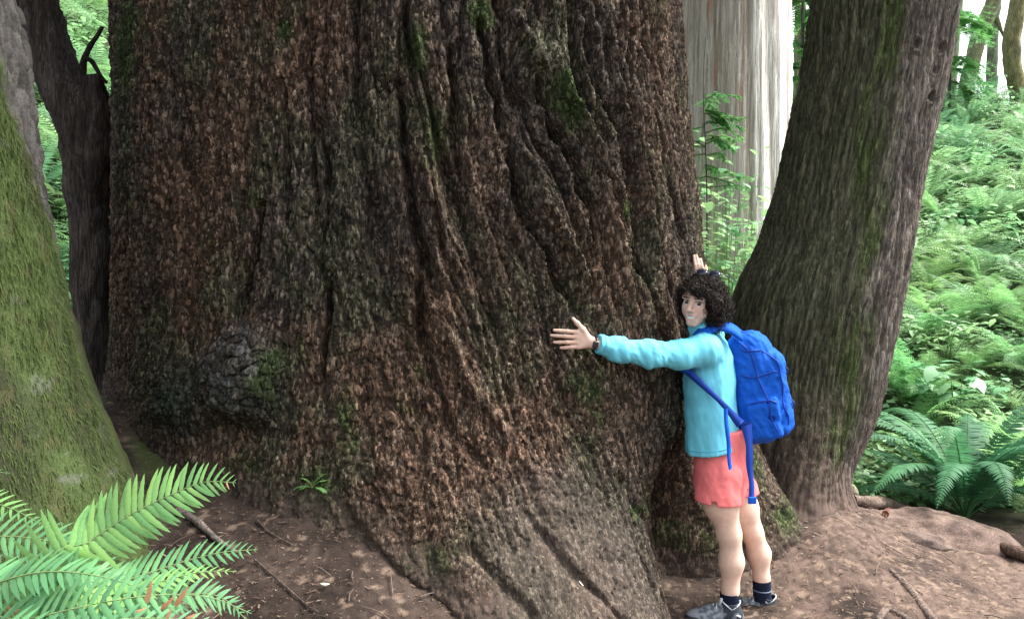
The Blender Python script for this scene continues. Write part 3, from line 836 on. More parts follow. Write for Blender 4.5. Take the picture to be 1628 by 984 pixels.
c = lerp3(c, (0.66, 0.64, 0.61), sstep(R(0), R(28), st['p'] + 0.5 * st['n1']))                 # right side of the bare wood painted whiter, as if sunlit
c = lerp3(c, (0.20, 0.15, 0.11), 0.6 * sstep(-0.05, -0.35, st['n2'] + 0.7 * st['n3'] + .3 * pn(st['u'] * 6, Z * 1.5, 0, 515)))
c = lerp3(c, (0.30, 0.13, 0.08), 0.8 * sstep(0.28, 0.42, pn(st['u'] * 14 + 5, Z * 0.9, 0, 513) + 0.1 * st['n3']))
c = lerp3(c, (0.20, 0.08, 0.05), 0.9 * np.exp(-((st['p'] - R(74)) / R(12)) ** 2) * sstep(4.3, 4.6, Z))
mesh_np('trunk', np.stack([X, Y, Z], -1), grid_faces(len(zs5), PH.shape[1], True), M['snag_wood'], sg, c)

# ---- slim trunks on the crest of the slope
def slim(name, label, ctrl, colr, seed, branch=()):
    bx = P(ctrl[0][0], ctrl[0][1], ctrl[0][2])
    t = tag(empty(name, tuple(bx)), label, 'tree', 'slim trunks on the crest of the slope')
    limb('trunk', ctrl, 60, 16, t, colr, seed, 0.12)
    for bctrl in branch:
        limb('branch', bctrl, 16, 7, t, colr, seed + 5, 0.12)
    return t
DF = 21.0
slim('slim_tree', 'leaning mossy grey trunk on the slope crest, just right of leaning conifer',
     [(1524, 215, DF, 13), (1533, 160, DF, 11), (1546, 100, DF, 11), (1560, 50, DF, 11), (1580, 0, DF, 12), (1600, -80, DF, 11), (1640, -300, DF, 9), (1660, -700, DF, 4)],
     (0.16, 0.17, 0.10), 601, [[(1584, 30, DF, 5), (1590, 45, DF, 3), (1596, 58, DF, 2)], [(1556, 60, DF, 4), (1540, 50, DF, 2), (1530, 44, DF, 1.2)]])
slim('slim_tree', 'thin upright greenish trunk between the two leaning crest trunks',
     [(1573, 215, DF + 1, 9), (1576, 150, DF + 1, 8), (1578, 90, DF + 1, 7), (1580, 40, DF + 1, 7), (1586, -60, DF + 1, 7), (1590, -400, DF + 1, 4)], (0.14, 0.17, 0.11), 611)
slim('slim_tree', 'curved olive trunk on the crest at the top right corner',
     [(1628, 215, DF - 1, 15), (1620, 150, DF - 1, 13), (1610, 105, DF - 1, 12), (1608, 65, DF - 1, 11), (1618, 10, DF - 1, 10), (1630, -60, DF - 1, 10), (1665, -400, DF - 1, 6)], (0.15, 0.14, 0.07), 621)
slim('slim_tree', 'faint thin trunk on the crest right against the leaning conifer',
     [(1508, 215, DF + 2, 9), (1512, 130, DF + 2, 8), (1518, 60, DF + 2, 7), (1524, 0, DF + 2, 7), (1530, -200, DF + 2, 5)], (0.20, 0.23, 0.15), 631)
slim('slim_tree', 'slim greenish trunk in the gap between dead snag and leaning conifer',
     [(1268, 330, 18.0, 11), (1270, 200, 18.0, 9), (1272, 60, 18.0, 8), (1274, -60, 18.0, 7), (1280, -500, 18.0, 4)], (0.13, 0.15, 0.08), 641)
# ------------------------------------------------------------------ ferns and undergrowth
def frond_vf(path, nrm, plen, pairs, s0=0.12, wid=0.20, droop=0.25, rad=0.004, seed=0, lacy=False, angle=(78, 48), rachis=True, prof=None, seg=4):
    """Rachis tube and leaflets along path (n,3); nrm (3,) or (n,3) blade normal. Returns verts, quads, tris, tint."""
    rg = random.Random(seed)
    n = len(path)
    T = np.gradient(path, axis=0); T /= np.linalg.norm(T, axis=1, keepdims=True)
    NR = np.broadcast_to(np.asarray(nrm, np.float64), path.shape)
    NR = NR - T * (NR * T).sum(1, keepdims=True); NR = NR / np.linalg.norm(NR, axis=1, keepdims=True)
    S = np.cross(NR, T)
    V = []; Q = []; TR_ = []; C = []
    if rachis:
        v, f = tube_vf(path, np.linspace(rad, rad * 0.25, n), 4)
        V += v.tolist(); Q += f.tolist(); C += [(1.25, 1.0, 0.8)] * len(v)
    for k in range(pairs):
        s = s0 + (1 - s0) * (k + 0.5) / pairs
        i = s * (n - 1); i0 = int(i); i1 = min(i0 + 1, n - 1); t = i - i0
        pos = path[i0] * (1 - t) + path[i1] * t
        tt = T[i0] * (1 - t) + T[i1] * t; ss = S[i0] * (1 - t) + S[i1] * t; nn_ = NR[i0] * (1 - t) + NR[i1] * t
        e = (s - s0) / (1 - s0)
        L_ = plen * (prof(e) if prof else min(1.0, 0.55 + 1.6 * e) * (1 - e ** 2.2) ** 0.8 + 0.03)
        if L_ < plen * 0.04: continue
        ang = R(angle[0] + (angle[1] - angle[0]) * e)
        for sd in (-1, 1):
            a = ang + R(rg.uniform(-5, 5)); Lk = L_ * rg.uniform(0.9, 1.06)
            d0 = tt * math.cos(a) + ss * sd * math.sin(a) + nn_ * rg.uniform(-0.10, 0.12)
            w = Lk * wid if not lacy else Lk * 0.05
            lat = np.cross(nn_, d0); tint = rg.uniform(0.8, 1.15)
            if lacy:
                m = 7
                b = len(V)
                for j in range(m):
                    f = (j + 0.3) / m
                    c0 = pos + d0 * Lk * f - nn_ * droop * Lk * f * f
                    pl = Lk * 0.24 * (1 - f) ** 0.7 + Lk * 0.03
                    for s2 in (-1, 1):
                        dd = d0 * 0.55 + lat * s2 * 0.85 - nn_ * 0.15
                        b = len(V)
                        V += [list(c0 - d0 * pl * .18), list(c0 + dd * pl * .6 - d0 * pl * 0.25), list(c0 + dd * pl), list(c0 + d0 * pl * .22 + dd * pl * .35)]
                        Q.append((b, b + 1, b + 2, b + 3)); C += [(tint, tint, tint)] * 4
                continue
            b = len(V)
            prof_w = (0.55, 1.0, 0.85, 0.5, 0.0) if seg == 4 else (0.6, 1.0, 0.0)
            for j in range(seg):
                f = j / seg
                c0 = pos + d0 * Lk * f + tt * 0.10 * Lk * f * f - nn_ * droop * Lk * f * f
                V += [list(c0 - lat * w * prof_w[j] / 2 - nn_ * 0.04 * w), list(c0 + lat * w * prof_w[j] / 2 - nn_ * 0.04 * w)]
                C += [(tint, tint, tint)] * 2
            V.append(list(pos + d0 * Lk + tt * 0.10 * Lk - nn_ * droop * Lk)); C.append((tint, tint, tint))
            for j in range(seg - 1):
                Q.append((b + 2 * j, b + 2 * j + 1, b + 2 * j + 3, b + 2 * j + 2))
            TR_.append((b + 2 * seg - 2, b + 2 * seg - 1, b + 2 * seg))
    return V, Q, TR_, C

def arch_path(L_, e0, curl, az, n=14, side=0.0):
    """Arching curve from the origin: start elevation e0, bending down by curl over its length."""
    pts = [np.zeros(3)]; st_ = L_ / (n - 1)
    for i in range(n - 1):
        f = (i + 0.5) / (n - 1)
        e = R(e0) - R(curl) * f ** 1.3
        a = az + side * f
        pts.append(pts[-1] + st_ * np.array([math.cos(e) * math.cos(a), math.cos(e) * math.sin(a), math.sin(e)]))
    return np.array(pts)

def path_normal(path):
    T = np.gradient(path, axis=0); T /= np.linalg.norm(T, axis=1, keepdims=True)
    h = np.stack([T[:, 1], -T[:, 0], np.zeros(len(T))], 1)
    h /= np.linalg.norm(h, axis=1, keepdims=True) + 1e-6
    N_ = np.cross(h, T)
    return np.where(N_[:, 2:3] < 0, -N_, N_) + np.array([0, 0, 1e-3])

def mesh_parts(name, V, Q, T_, C, mat):
    o = mesh_np(name, np.array(V), np.array(Q), mat, None, np.array(C), True, np.array(T_) if len(T_) else None)
    return o

def fern_mesh(name, nf, L_, seed, mat, lacy=False, e0=(50, 78), curl=(70, 120), plen=0.10, pairs=30, seg=4, wid=0.22):
    rg = random.Random(seed)
    V = []; Q = []; T_ = []; C = []
    for k in range(nf):
        az = 2 * math.pi * (k + rg.uniform(-.3, .3)) / nf
        Lk = L_ * rg.uniform(0.75, 1.1)
        pa = arch_path(Lk, rg.uniform(*e0), rg.uniform(*curl), az, 12, rg.uniform(-.4, .4))
        v, q, t, c = frond_vf(pa, path_normal(pa), plen * Lk / L_, pairs, 0.16, wid, 0.25, 0.004, seed * 31 + k, lacy, seg=seg)
        n = len(V); V += v; Q += [tuple(a + n for a in f) for f in q]; T_ += [tuple(a + n for a in f) for f in t]
        tn = rg.uniform(0.75, 1.2); C += [tuple(x * tn for x in cc) for cc in c]
    o = mesh_parts(name, V, Q, T_, C, mat)
    me = o.data
    bpy.data.objects.remove(o)
    return me

def herb_mesh(name, n, hgt, leaf, seed, mat, spread=0.25):
    """Leafy plant: thin stems with opposite oval leaves."""
    rg = random.Random(seed)
    V = []; Q = []; C = []
    for k in range(n):
        az = rg.uniform(0, 6.28); r0 = rg.uniform(0, spread * 0.5)
        base = np.array([r0 * math.cos(az), r0 * math.sin(az), 0])
        ln = hgt * rg.uniform(0.6, 1.15)
        top = base + np.array([math.cos(az) * spread * rg.uniform(.2, 1), math.sin(az) * spread * rg.uniform(.2, 1), ln])
        path = smooth_path([base, (base + top) / 2 + np.array([0, 0, ln * .12]), top], 6)
        v, f = tube_vf(path, np.linspace(.005, .002, 6), 3)
        m = len(V); V += v.tolist(); Q += [tuple(a + m for a in q) for q in f.tolist()]; C += [(0.8, 0.75, 0.6)] * len(v)
        for j in range(7):
            p0 = path[min(5, 2 + j // 2)] + np.array([0, 0, rg.uniform(-.03, .03)])
            a = rg.uniform(0, 6.28); L_ = leaf * rg.uniform(.6, 1.2); el = R(rg.uniform(-25, 25))
            d = np.array([math.cos(a) * math.cos(el), math.sin(a) * math.cos(el), math.sin(el)])
            s = np.array([-math.sin(a), math.cos(a), rg.uniform(-.3, .3)]); u = np.cross(d, s)
            tn = rg.uniform(.75, 1.3)
            m = len(V)
            prof = ((0, .06), (.3, .55), (.65, .5), (1, .02))
            for f_, w_ in prof:
                c0 = p0 + d * L_ * (f_ + .12) - np.array([0, 0, 1]) * L_ * .22 * f_ * f_
                V += [list(c0 - s * L_ * w_ * .5 + u * w_ * L_ * .08), list(c0 + s * L_ * w_ * .5 + u * w_ * L_ * .08)]
                C += [(tn, tn, tn)] * 2
            Q += [(m + 2 * i, m + 2 * i + 1, m + 2 * i + 3, m + 2 * i + 2) for i in range(3)]
    o = mesh_np(name, np.array(V), np.array(Q), mat, None, np.array(C))
    me = o.data; bpy.data.objects.remove(o)
    return me

# --- the big sword fern right of the dirt mound: each frond a part
bp = P(1535, 822, 5.75); bz = Hs(bp.x, bp.y)
sf = tag(empty('sword_fern', (bp.x, bp.y, bz)), 'large dark green sword fern beside the dirt mound at lower right', 'fern')
rg = random.Random(4)
for k in range(30):
    az = 2 * math.pi * (k + rg.uniform(-.3, .3)) / 30
    low = k % 3 == 0 and not (-2.6 < ((az + math.pi) % (2 * math.pi) - math.pi) < -.5)
    Lk = rg.uniform(1.35, 1.85) * (0.8 if low else 1.0)
    pa = arch_path(Lk, rg.uniform(35, 50) if low else rg.uniform(60, 80), rg.uniform(55, 85) if low else rg.uniform(85, 125), az, 16, rg.uniform(-.3, .3))
    v, q, t, c = frond_vf(pa, path_normal(pa), 0.13, 52, 0.14, 0.24, 0.3, 0.005, 900 + k)
    tn = rg.uniform(.75, 1.15)
    mesh_np('frond', np.array(v), np.array(q), M['fern'], sf, np.array(c) * tn, True, np.array(t), local=False)

# --- undergrowth on the slope: every plant an object, meshes shared
far_meshes = [fern_mesh('fern_a', 15, 0.85, 21, M['fern_far'], pairs=24, seg=2), fern_mesh('fern_b', 18, 0.95, 22, M['fern_far'], e0=(40, 75), pairs=24, seg=2)]
lacy_meshes = [fern_mesh('lacy_a', 13, 0.80, 31, M['fern_lacy'], True, (35, 75), (50, 100), 0.17, 17), fern_mesh('lacy_b', 14, 0.75, 32, M['fern_lacy'], True, (30, 70), (45, 95), 0.16, 17)]
herb_meshes = [herb_mesh('herb_a', 16, 0.42, 0.13, 41, M['herb'], .35), herb_mesh('herb_b', 20, 0.50, 0.10, 42, M['herb'], .4)]
rg = random.Random(9)
def plant(me, name, label, cat, group, x, y, sc, tilt=0.15):
    o = bpy.data.objects.new(name, me)
    o.location = (x, y, Hs(x, y) - 0.02)
    o.rotation_euler = (rg.uniform(-tilt, tilt) - 0.12, rg.uniform(-tilt, tilt), rg.uniform(0, 6.28))
    o.scale = (sc, sc, sc * rg.uniform(.9, 1.15))
    COL.objects.link(o)
    return tag(o, label, cat, group)
placed = [(bp.x, bp.y, 0.7)]
def scatter(d0, d1, p0, p1, dd, kinds, region0):
    d = d0
    while d < d1:
        sp = dd * (0.75 + 0.045 * d)
        x = (p0 - 814) / FPX * d + rg.uniform(0, sp)
        xe = (p1 - 814) / FPX * d
        while x < xe:
            xx = x + rg.uniform(-.3, .3) * sp; yy = d + rg.uniform(-.4, .4) * sp
            px = 814 + FPX * xx / yy
            ok = all((xx - a) ** 2 + (yy - b) ** 2 > (r * .9) ** 2 for a, b, r in placed[:1])
            ok = ok and (xx - ctr) ** 2 + (yy - D5) ** 2 > 0.9 ** 2 and not (1300 < px < 1420)
            if ok:
                k = kinds(d)
                region = ('low ' if d < 9 else 'halfway up ' if d < 13.5 else 'high up ') + region0
                sc = rg.uniform(.8, 1.2)
                if k == 0:
                    plant(rg.choice(far_meshes), 'fern', 'arching fern %s' % region, 'fern', 'ferns %s' % region, xx, yy, sc * (1 + .02 * d))
                elif k == 1:
                    plant(rg.choice(lacy_meshes), 'lacy_fern', 'lacy light green fern %s' % region, 'fern', 'lacy ferns %s' % region, xx, yy, sc * (1 + .01 * d))
                else:
                    plant(rg.choice(herb_meshes), 'leafy_herb', 'broad leaved green plant %s' % region, 'plant', 'leafy plants %s' % region, xx, yy, sc * (1 + .02 * d))
            x += sp
        d += sp * 0.8
def kinds_r(d):
    u = rg.random()
    if d < 7.2: return 0 if u < .3 else 1
    if d < 10.5: return 1 if u < .62 else (2 if u < .85 else 0)
    if d < 14: return 2 if u < .6 else (1 if u < .75 else 0)
    return 0 if u < .75 else 2
scatter(6.3, 21.5, 1400, 1690, 0.55, kinds_r, 'on the slope right of the leaning conifer')
scatter(6.2, 21, 1010, 1295, 0.60, lambda d: rg.choice((1, 2, 2, 0)), 'in the gap before the dead snag')
scatter(6.0, 18, 20, 190, 0.60, lambda d: rg.choice((0, 0, 1, 2)), 'behind the forked trunk on the left')

# low leaves covering the soil between the plants
n = 26000
u = RNG.random(n)
dd_ = 5.9 + 15.5 * RNG.random(n) ** 1.3
right = RNG.random(n) < 0.72
pxs = np.where(right, RNG.uniform(1085, 1700, n), RNG.uniform(-10, 200, n))
xs_ = (pxs - 814) / FPX * dd_
zs_ = H(xs_, dd_) + RNG.random(n) * 0.22
az = RNG.uniform(0, 6.28, n); el = RNG.uniform(-.5, .5, n); L_ = (0.05 + 0.05 * RNG.random(n)) * (0.7 + dd_ * 0.04)
d3 = np.stack([np.cos(az) * np.cos(el), np.sin(az) * np.cos(el), np.sin(el)], 1); s3 = np.stack([-np.sin(az), np.cos(az), RNG.uniform(-.4, .4, n)], 1)
p0 = np.stack([xs_, dd_, zs_], 1)
V = np.stack([p0, p0 + d3 * L_[:, None] * .5 + s3 * L_[:, None] * .32, p0 + d3 * L_[:, None], p0 + d3 * L_[:, None] * .5 - s3 * L_[:, None] * .32], 1)
i0 = np.arange(n)[:, None] * 4
gcv = mesh_np('ground_cover', V, np.concatenate([i0, i0 + 1, i0 + 2, i0 + 3], 1), M['herb'], None, np.repeat((0.6 + 0.7 * RNG.random((n, 1, 1))) * np.ones((1, 1, 3)), 4, 1))
tag(gcv, 'low green leaves covering the soil of the slope', 'ground cover', kind='stuff')

# --- young hemlock and leafy shrub in the gap beside the snag
def needle_branch(path, side_len, nt_, seed, parent, name='branch'):
    rg2 = random.Random(seed)
    V = []; Q = []; C = []
    v, f = tube_vf(path, np.linspace(.006, .0015, len(path)), 4); V += v.tolist(); Q += f.tolist(); C += [(.9, .7, .5)] * len(v)
    T = np.gradient(path, axis=0); T /= np.linalg.norm(T, axis=1, keepdims=True)
    for k in range(nt_):
        s = 0.12 + 0.88 * k / nt_; i = int(s * (len(path) - 1)); pos = path[i]; tt = T[i]
        for sd in (-1, 1):
            h = np.cross(np.array([0, 0, 1.0]), tt) * sd
            d = tt * rg2.uniform(.3, .9) + h * .8 + np.array([rg2.uniform(-.2, .2), rg2.uniform(-.2, .2), rg2.uniform(-.4, .15)]); d /= np.linalg.norm(d)
            Lt = side_len * (1 - s * .75) * rg2.uniform(.35, 1.15)
            for j in range(16):
                c0 = pos + d * Lt * (j + .5) / 16 - np.array([0, 0, .25]) * Lt * ((j + .5) / 16) ** 2
                lat = np.cross(np.array([0, 0, 1.0]), d)
                for s2 in (-1, 1):
                    e = c0 + (lat * s2 * .8 + d * .5 + np.array([0, 0, rg2.uniform(-.2, .2)])) * 0.016
                    m = len(V); wv = d * 0.0035
                    V += [list(c0 - wv), list(c0 + wv), list(e + wv * .6), list(e - wv * .6)]
                    Q.append((m, m + 1, m + 2, m + 3)); tn = rg2.uniform(.7, 1.25); C += [(tn, tn, tn)] * 4
    return mesh_np(name, np.array(V), np.array(Q), M['needle'], parent, np.array(C))
hb = P(1122, 520, 7.0)
hz = Hs(hb.x, hb.y)
hl = tag(empty('hemlock_sapling', (hb.x, hb.y, hz)), 'feathery young hemlock in front of the dead snag', 'sapling')
v, f = tube_vf(smooth_path([(hb.x, hb.y, hz), tuple(P(1124, 330, 7.0)), tuple(P(1118, 150, 7.0)), tuple(P(1122, 60, 7.0))], 20), np.linspace(.009, .003, 20), 6)
mesh_np('stem', v, f, M['bark_thin'], hl, np.full((len(v), 3), .08))
rgh = random.Random(33)
for k in range(26):
    y0 = 150 + 150 * k / 25 + rgh.uniform(-8, 8); right_ = rgh.random() < .78
    a = P(1121, y0, 7.0); L_ = rgh.uniform(.22, .50) * (.6 + .4 * min(1, (y0 - 140) / 60))
    az = rgh.uniform(-1.1, 1.1) if right_ else rgh.uniform(2.2, 4.0)
    b = a + Vector((math.cos(az) * L_, math.sin(az) * L_, rgh.uniform(-.16, .02)))
    mid = (a + b) / 2 + Vector((rgh.uniform(-.03, .03), rgh.uniform(-.03, .03), rgh.uniform(.0, .07)))
    needle_branch(smooth_path([a, mid, b], 18), 0.17, 13, 50 + k, hl)
SHL = ['leafy shrub right behind the sunglasses and curly hair', 'leafy shrub touching the left edge of the leaning conifer', 'leafy shrub below the feathery hemlock against the giant trunk',
       'leafy shrub at the foot of the dead snag by the leaning conifer', 'low leafy shrub nearest the raised far hand', 'tallest leafy shrub in front of the dead snag', 'leafy shrub in the middle of the gap before the dead snag']
for k, (qx, qy, dd) in enumerate([(1140, 390, 6.2), (1185, 420, 6.5), (1150, 330, 7.4), (1205, 385, 7.6), (1125, 440, 6.0), (1140, 300, 7.8), (1165, 350, 7.0)]):
    a = P(qx, qy + 90, dd); zb = Hs(a.x, a.y)
    o = bpy.data.objects.new('leafy_shrub', herb_mesh('shrub', 40, max(.5, P(qx, qy - 40, dd).z - zb), 0.12, 70 + k, M['herb'], .38))
    o.location = (a.x, a.y, zb); COL.objects.link(o)
    tag(o, SHL[k], 'shrub', 'leafy shrubs in the gap')
# hanging foliage spray on the crest
sp = tag(empty('hemlock_branch_tree', tuple(P(1500, 240, 19))), 'young bright green conifer just right of the leaning conifer at the crest', 'sapling')
v, f = tube_vf(smooth_path([tuple(P(1508, 240, 19)), tuple(P(1510, 100, 19)), tuple(P(1514, -60, 19))], 12), np.linspace(.05, .02, 12), 6)
mesh_np('stem', v, f, M['bark_thin'], sp, np.full((len(v), 3), .08))
def big_branch(path, seed, parent):
    o = needle_branch(path * 0.2, 0.20, 16, seed, None)
    me = o.data
    co = np.empty(len(me.vertices) * 3, np.float32); me.vertices.foreach_get('co', co)
    co = co * 5.0 - np.tile(np.array(parent.location, np.float32), len(me.vertices))
    me.vertices.foreach_set('co', co); o.parent = parent
    return o
for k, (x0, y0, x1, y1, dz) in enumerate([(1510, 30, 1578, 52, 0), (1510, 45, 1560, 62, -1), (1510, 20, 1545, 34, 1), (1510, 90, 1548, 112, .6), (1510, 110, 1556, 128, -.6), (1512, 130, 1560, 160, 0), (1510, 60, 1480, 80, 0)]):
    a = P(x0, y0, 19); b = P(x1, y1, 19 + dz)
    big_branch(smooth_path([a, (a + b) / 2 + Vector((0, 0, .1)), b], 12), 80 + k, sp)

yc = tag(empty('young_conifer', tuple(P(1276, 330, 15))), 'green young conifer filling the gap between dead snag and leaning conifer', 'sapling')
v, f = tube_vf(smooth_path([tuple(P(1276, 330, 15)), tuple(P(1276, 100, 15)), tuple(P(1278, -120, 15))], 12), np.linspace(.05, .02, 12), 6)
mesh_np('stem', v, f, M['bark_thin'], yc, np.full((len(v), 3), .08))
for k in range(22):
    y0 = -90 + 380 * k / 21; az = rgh.uniform(0, 6.28); L_ = rgh.uniform(.35, .75)
    a = P(1276, y0, 15); b = a + Vector((math.cos(az) * L_, math.sin(az) * L_, rgh.uniform(-.3, .0)))
    big_branch(smooth_path([a, (a + b) / 2 + Vector((0, 0, .08)), b], 12), 180 + k, yc)
# ------------------------------------------------------------------ signed-distance modelling for body, clothes and pack
class Field:
    def __init__(self, xs, ys, zs):
        self.a = (np.asarray(xs, np.float32), np.asarray(ys, np.float32), np.asarray(zs, np.float32))
        self.F = np.full((len(xs), len(ys), len(zs)), 0.2, np.float32)
    def sl(self, lo, hi):
        s = []
        for ax, l, h in zip(self.a, lo, hi):
            i = np.searchsorted(ax, l); j = np.searchsorted(ax, h)
            s.append(slice(int(i), int(max(j, i + 1))))
        return tuple(s)
    def grid(self, s):
        return (self.a[0][s[0]][:, None, None], self.a[1][s[1]][None, :, None], self.a[2][s[2]][None, None, :])
    def put(self, s, d, k, op='add'):
        f = self.F[s]
        if op == 'add':
            h = np.clip(0.5 + 0.5 * (f - d) / k, 0, 1)
            self.F[s] = f * (1 - h) + d * h - k * h * (1 - h)
        else:                                               # subtract d
            h = np.clip(0.5 - 0.5 * (f + d) / k, 0, 1)
            self.F[s] = f * (1 - h) + (-d) * h + k * h * (1 - h)
    def cone(self, a, b, ra, rb, k=0.02, op='add'):
        a = np.array(a, np.float32); b = np.array(b, np.float32); m = max(ra, rb) + 0.06 + k
        s = self.sl(np.minimum(a, b) - m, np.maximum(a, b) + m); X, Y, Z = self.grid(s)
        ba = b - a; L2 = float(ba @ ba) + 1e-12
        t = np.clip(((X - a[0]) * ba[0] + (Y - a[1]) * ba[1] + (Z - a[2]) * ba[2]) / L2, 0, 1)
        d = np.sqrt((X - a[0] - t * ba[0]) ** 2 + (Y - a[1] - t * ba[1]) ** 2 + (Z - a[2] - t * ba[2]) ** 2) - (ra + (rb - ra) * t)
        self.put(s, d, k, op)
    def chain(self, pts, rads, k=0.02):
        for i in range(len(pts) - 1):
            self.cone(pts[i], pts[i + 1], rads[i], rads[i + 1], k)
    def ell(self, c, ax, r, k=0.02, op='add'):
        """ax: 3x3 rows = local axes, r = radii."""
        c = np.array(c, np.float32); ax = np.array(ax, np.float32); m = max(r) + 0.05 + k
        s = self.sl(c - m, c + m); X, Y, Z = self.grid(s)
        q = [(X - c[0]) * e[0] + (Y - c[1]) * e[1] + (Z - c[2]) * e[2] for e in ax]
        k0 = np.sqrt(sum((v / rr) ** 2 for v, rr in zip(q, r))); k1 = np.sqrt(sum((v / (rr * rr)) ** 2 for v, rr in zip(q, r))) + 1e-6
        self.put(s, k0 * (k0 - 1) / k1, k, op)
    def rbox(self, c, ax, h, rad, k=0.02, op='add'):
        c = np.array(c, np.float32); ax = np.array(ax, np.float32); m = float(np.linalg.norm(h)) + 0.05
        s = self.sl(c - m, c + m); X, Y, Z = self.grid(s)
        q = [np.abs((X - c[0]) * e[0] + (Y - c[1]) * e[1] + (Z - c[2]) * e[2]) - (hh - rad) for e, hh in zip(ax, h)]
        out = np.sqrt(sum(np.maximum(v, 0) ** 2 for v in q)) + np.minimum(np.maximum(np.maximum(q[0], q[1]), q[2]), 0) - rad
        self.put(s, out, k, op)
    def loft(self, rows, fw, lf, k=0.02):
        """rows: (centre, half width along lf, half depth along fw), stacked by rising z."""
        zc = np.array([r[0][2] for r in rows]); o = np.argsort(zc); zc = zc[o]
        cx_ = np.array([rows[i][0][0] for i in o]); cy_ = np.array([rows[i][0][1] for i in o]); wa = np.array([rows[i][1] for i in o]); wb = np.array([rows[i][2] for i in o])
        m = max(wa.max(), wb.max()) + 0.06
        s = self.sl((cx_.min() - m, cy_.min() - m, zc[0] - 0.05), (cx_.max() + m, cy_.max() + m, zc[-1] + 0.08)); X, Y, Z = self.grid(s)
        z1 = Z.ravel()
        I = lambda a: np.interp(z1, zc, a).astype(np.float32)[None, None, :]
        f = (X - I(cx_)) * fw[0] + (Y - I(cy_)) * fw[1]; l = (X - I(cx_)) * lf[0] + (Y - I(cy_)) * lf[1]
        A = I(wa); B = I(wb)
        k0 = np.sqrt((f / B) ** 2 + (l / A) ** 2); k1 = np.sqrt((f / B ** 2) ** 2 + (l / A ** 2) ** 2) + 1e-6
        d = k0 * (k0 - 1) / k1
        d = np.maximum(d, np.maximum(zc[0] - Z, Z - zc[-1]))
        self.put(s, d, k)
    def clip(self, p, n):
        """keep the side where (x-p).n < 0"""
        X, Y, Z = self.grid((slice(None),) * 3)
        d = (X - p[0]) * n[0] + (Y - p[1]) * n[1] + (Z - p[2]) * n[2]
        self.F = np.maximum(self.F, d.astype(np.float32))
    def warp(self, fn, band=0.03):
        """add fn(x,y,z) near the surface"""
        i = np.nonzero(np.abs(self.F) < band)
        self.F[i] += fn(self.a[0][i[0]], self.a[1][i[1]], self.a[2][i[2]]).astype(np.float32)
    def mesh(self):
        F = self.F; xs, ys, zs = self.a
        S = F < 0
        nx, ny, nz = F.shape
        cnt = sum(S[a:nx - 1 + a, b:ny - 1 + b, c:nz - 1 + c].astype(np.int8) for a in (0, 1) for b in (0, 1) for c in (0, 1))
        act = (cnt > 0) & (cnt < 8)
        ci = np.argwhere(act)
        ids = np.full(act.shape, -1, np.int32); ids[act] = np.arange(len(ci))
        acc = np.zeros((len(ci), 3)); num = np.zeros(len(ci))
        corner = [(a, b, c) for a in (0, 1) for b in (0, 1) for c in (0, 1)]
        for u in range(8):
            for v in range(u + 1, 8):
                p, q = np.array(corner[u]), np.array(corner[v])
                if np.abs(p - q).sum() != 1: continue
                i0 = ci + p; i1 = ci + q
                f0 = F[i0[:, 0], i0[:, 1], i0[:, 2]]; f1 = F[i1[:, 0], i1[:, 1], i1[:, 2]]
                m = (f0 < 0) != (f1 < 0)
                t = np.where(m, f0 / (f0 - f1 + 1e-12), 0)
                P0 = np.stack([xs[i0[:, 0]], ys[i0[:, 1]], zs[i0[:, 2]]], 1); P1 = np.stack([xs[i1[:, 0]], ys[i1[:, 1]], zs[i1[:, 2]]], 1)
                acc += np.where(m[:, None], P0 + (P1 - P0) * t[:, None], 0); num += m
        V = acc / num[:, None]
        Q = []
        def quads(sgn, base, offs):
            e = np.argwhere(sgn != 0)
            if len(e) == 0: return
            c = [ids[e[:, 0] + o[0], e[:, 1] + o[1], e[:, 2] + o[2]] for o in offs]
            q = np.stack(c, 1); fl = sgn[tuple(e.T)] < 0
            q[fl] = q[fl][:, ::-1]
            Q.append(q[(q >= 0).all(1)])
        s8 = S.astype(np.int8)
        dx = s8[:-1, 1:-1, 1:-1] - s8[1:, 1:-1, 1:-1]
        quads(dx, 0, [(0, 0, 0), (0, 1, 0), (0, 1, 1), (0, 0, 1)])
        dy = s8[1:-1, :-1, 1:-1] - s8[1:-1, 1:, 1:-1]
        quads(dy, 0, [(0, 0, 0), (0, 0, 1), (1, 0, 1), (1, 0, 0)])
        dz = s8[1:-1, 1:-1, :-1] - s8[1:-1, 1:-1, 1:]
        quads(dz, 0, [(0, 0, 0), (1, 0, 0), (1, 1, 0), (0, 1, 0)])
        return V, np.concatenate(Q)

def steps(lo, hi, h):
    return np.arange(lo, hi + h, h)
def multi(parts):
    return axis_steps(parts)
def V3(v):
    return np.array(tuple(v), np.float64)
def PX(px, py, d):
    return V3(P(px, py, d))

# ---- hiker: body frame
DP = 3.85
FW = np.array([-0.96, 0.28, 0.0]); FW /= np.linalg.norm(FW)
LF = np.array([-0.28, -0.96, 0.0]); LF /= np.linalg.norm(LF)
hit = [trunk_hit(a, b) for a, b in ((885, 530), (900, 540), (920, 525), (925, 545), (912, 512))]
DH = min(h[0].y for h in hit if h[0] is not None) - 0.018       # hand lies on the bark

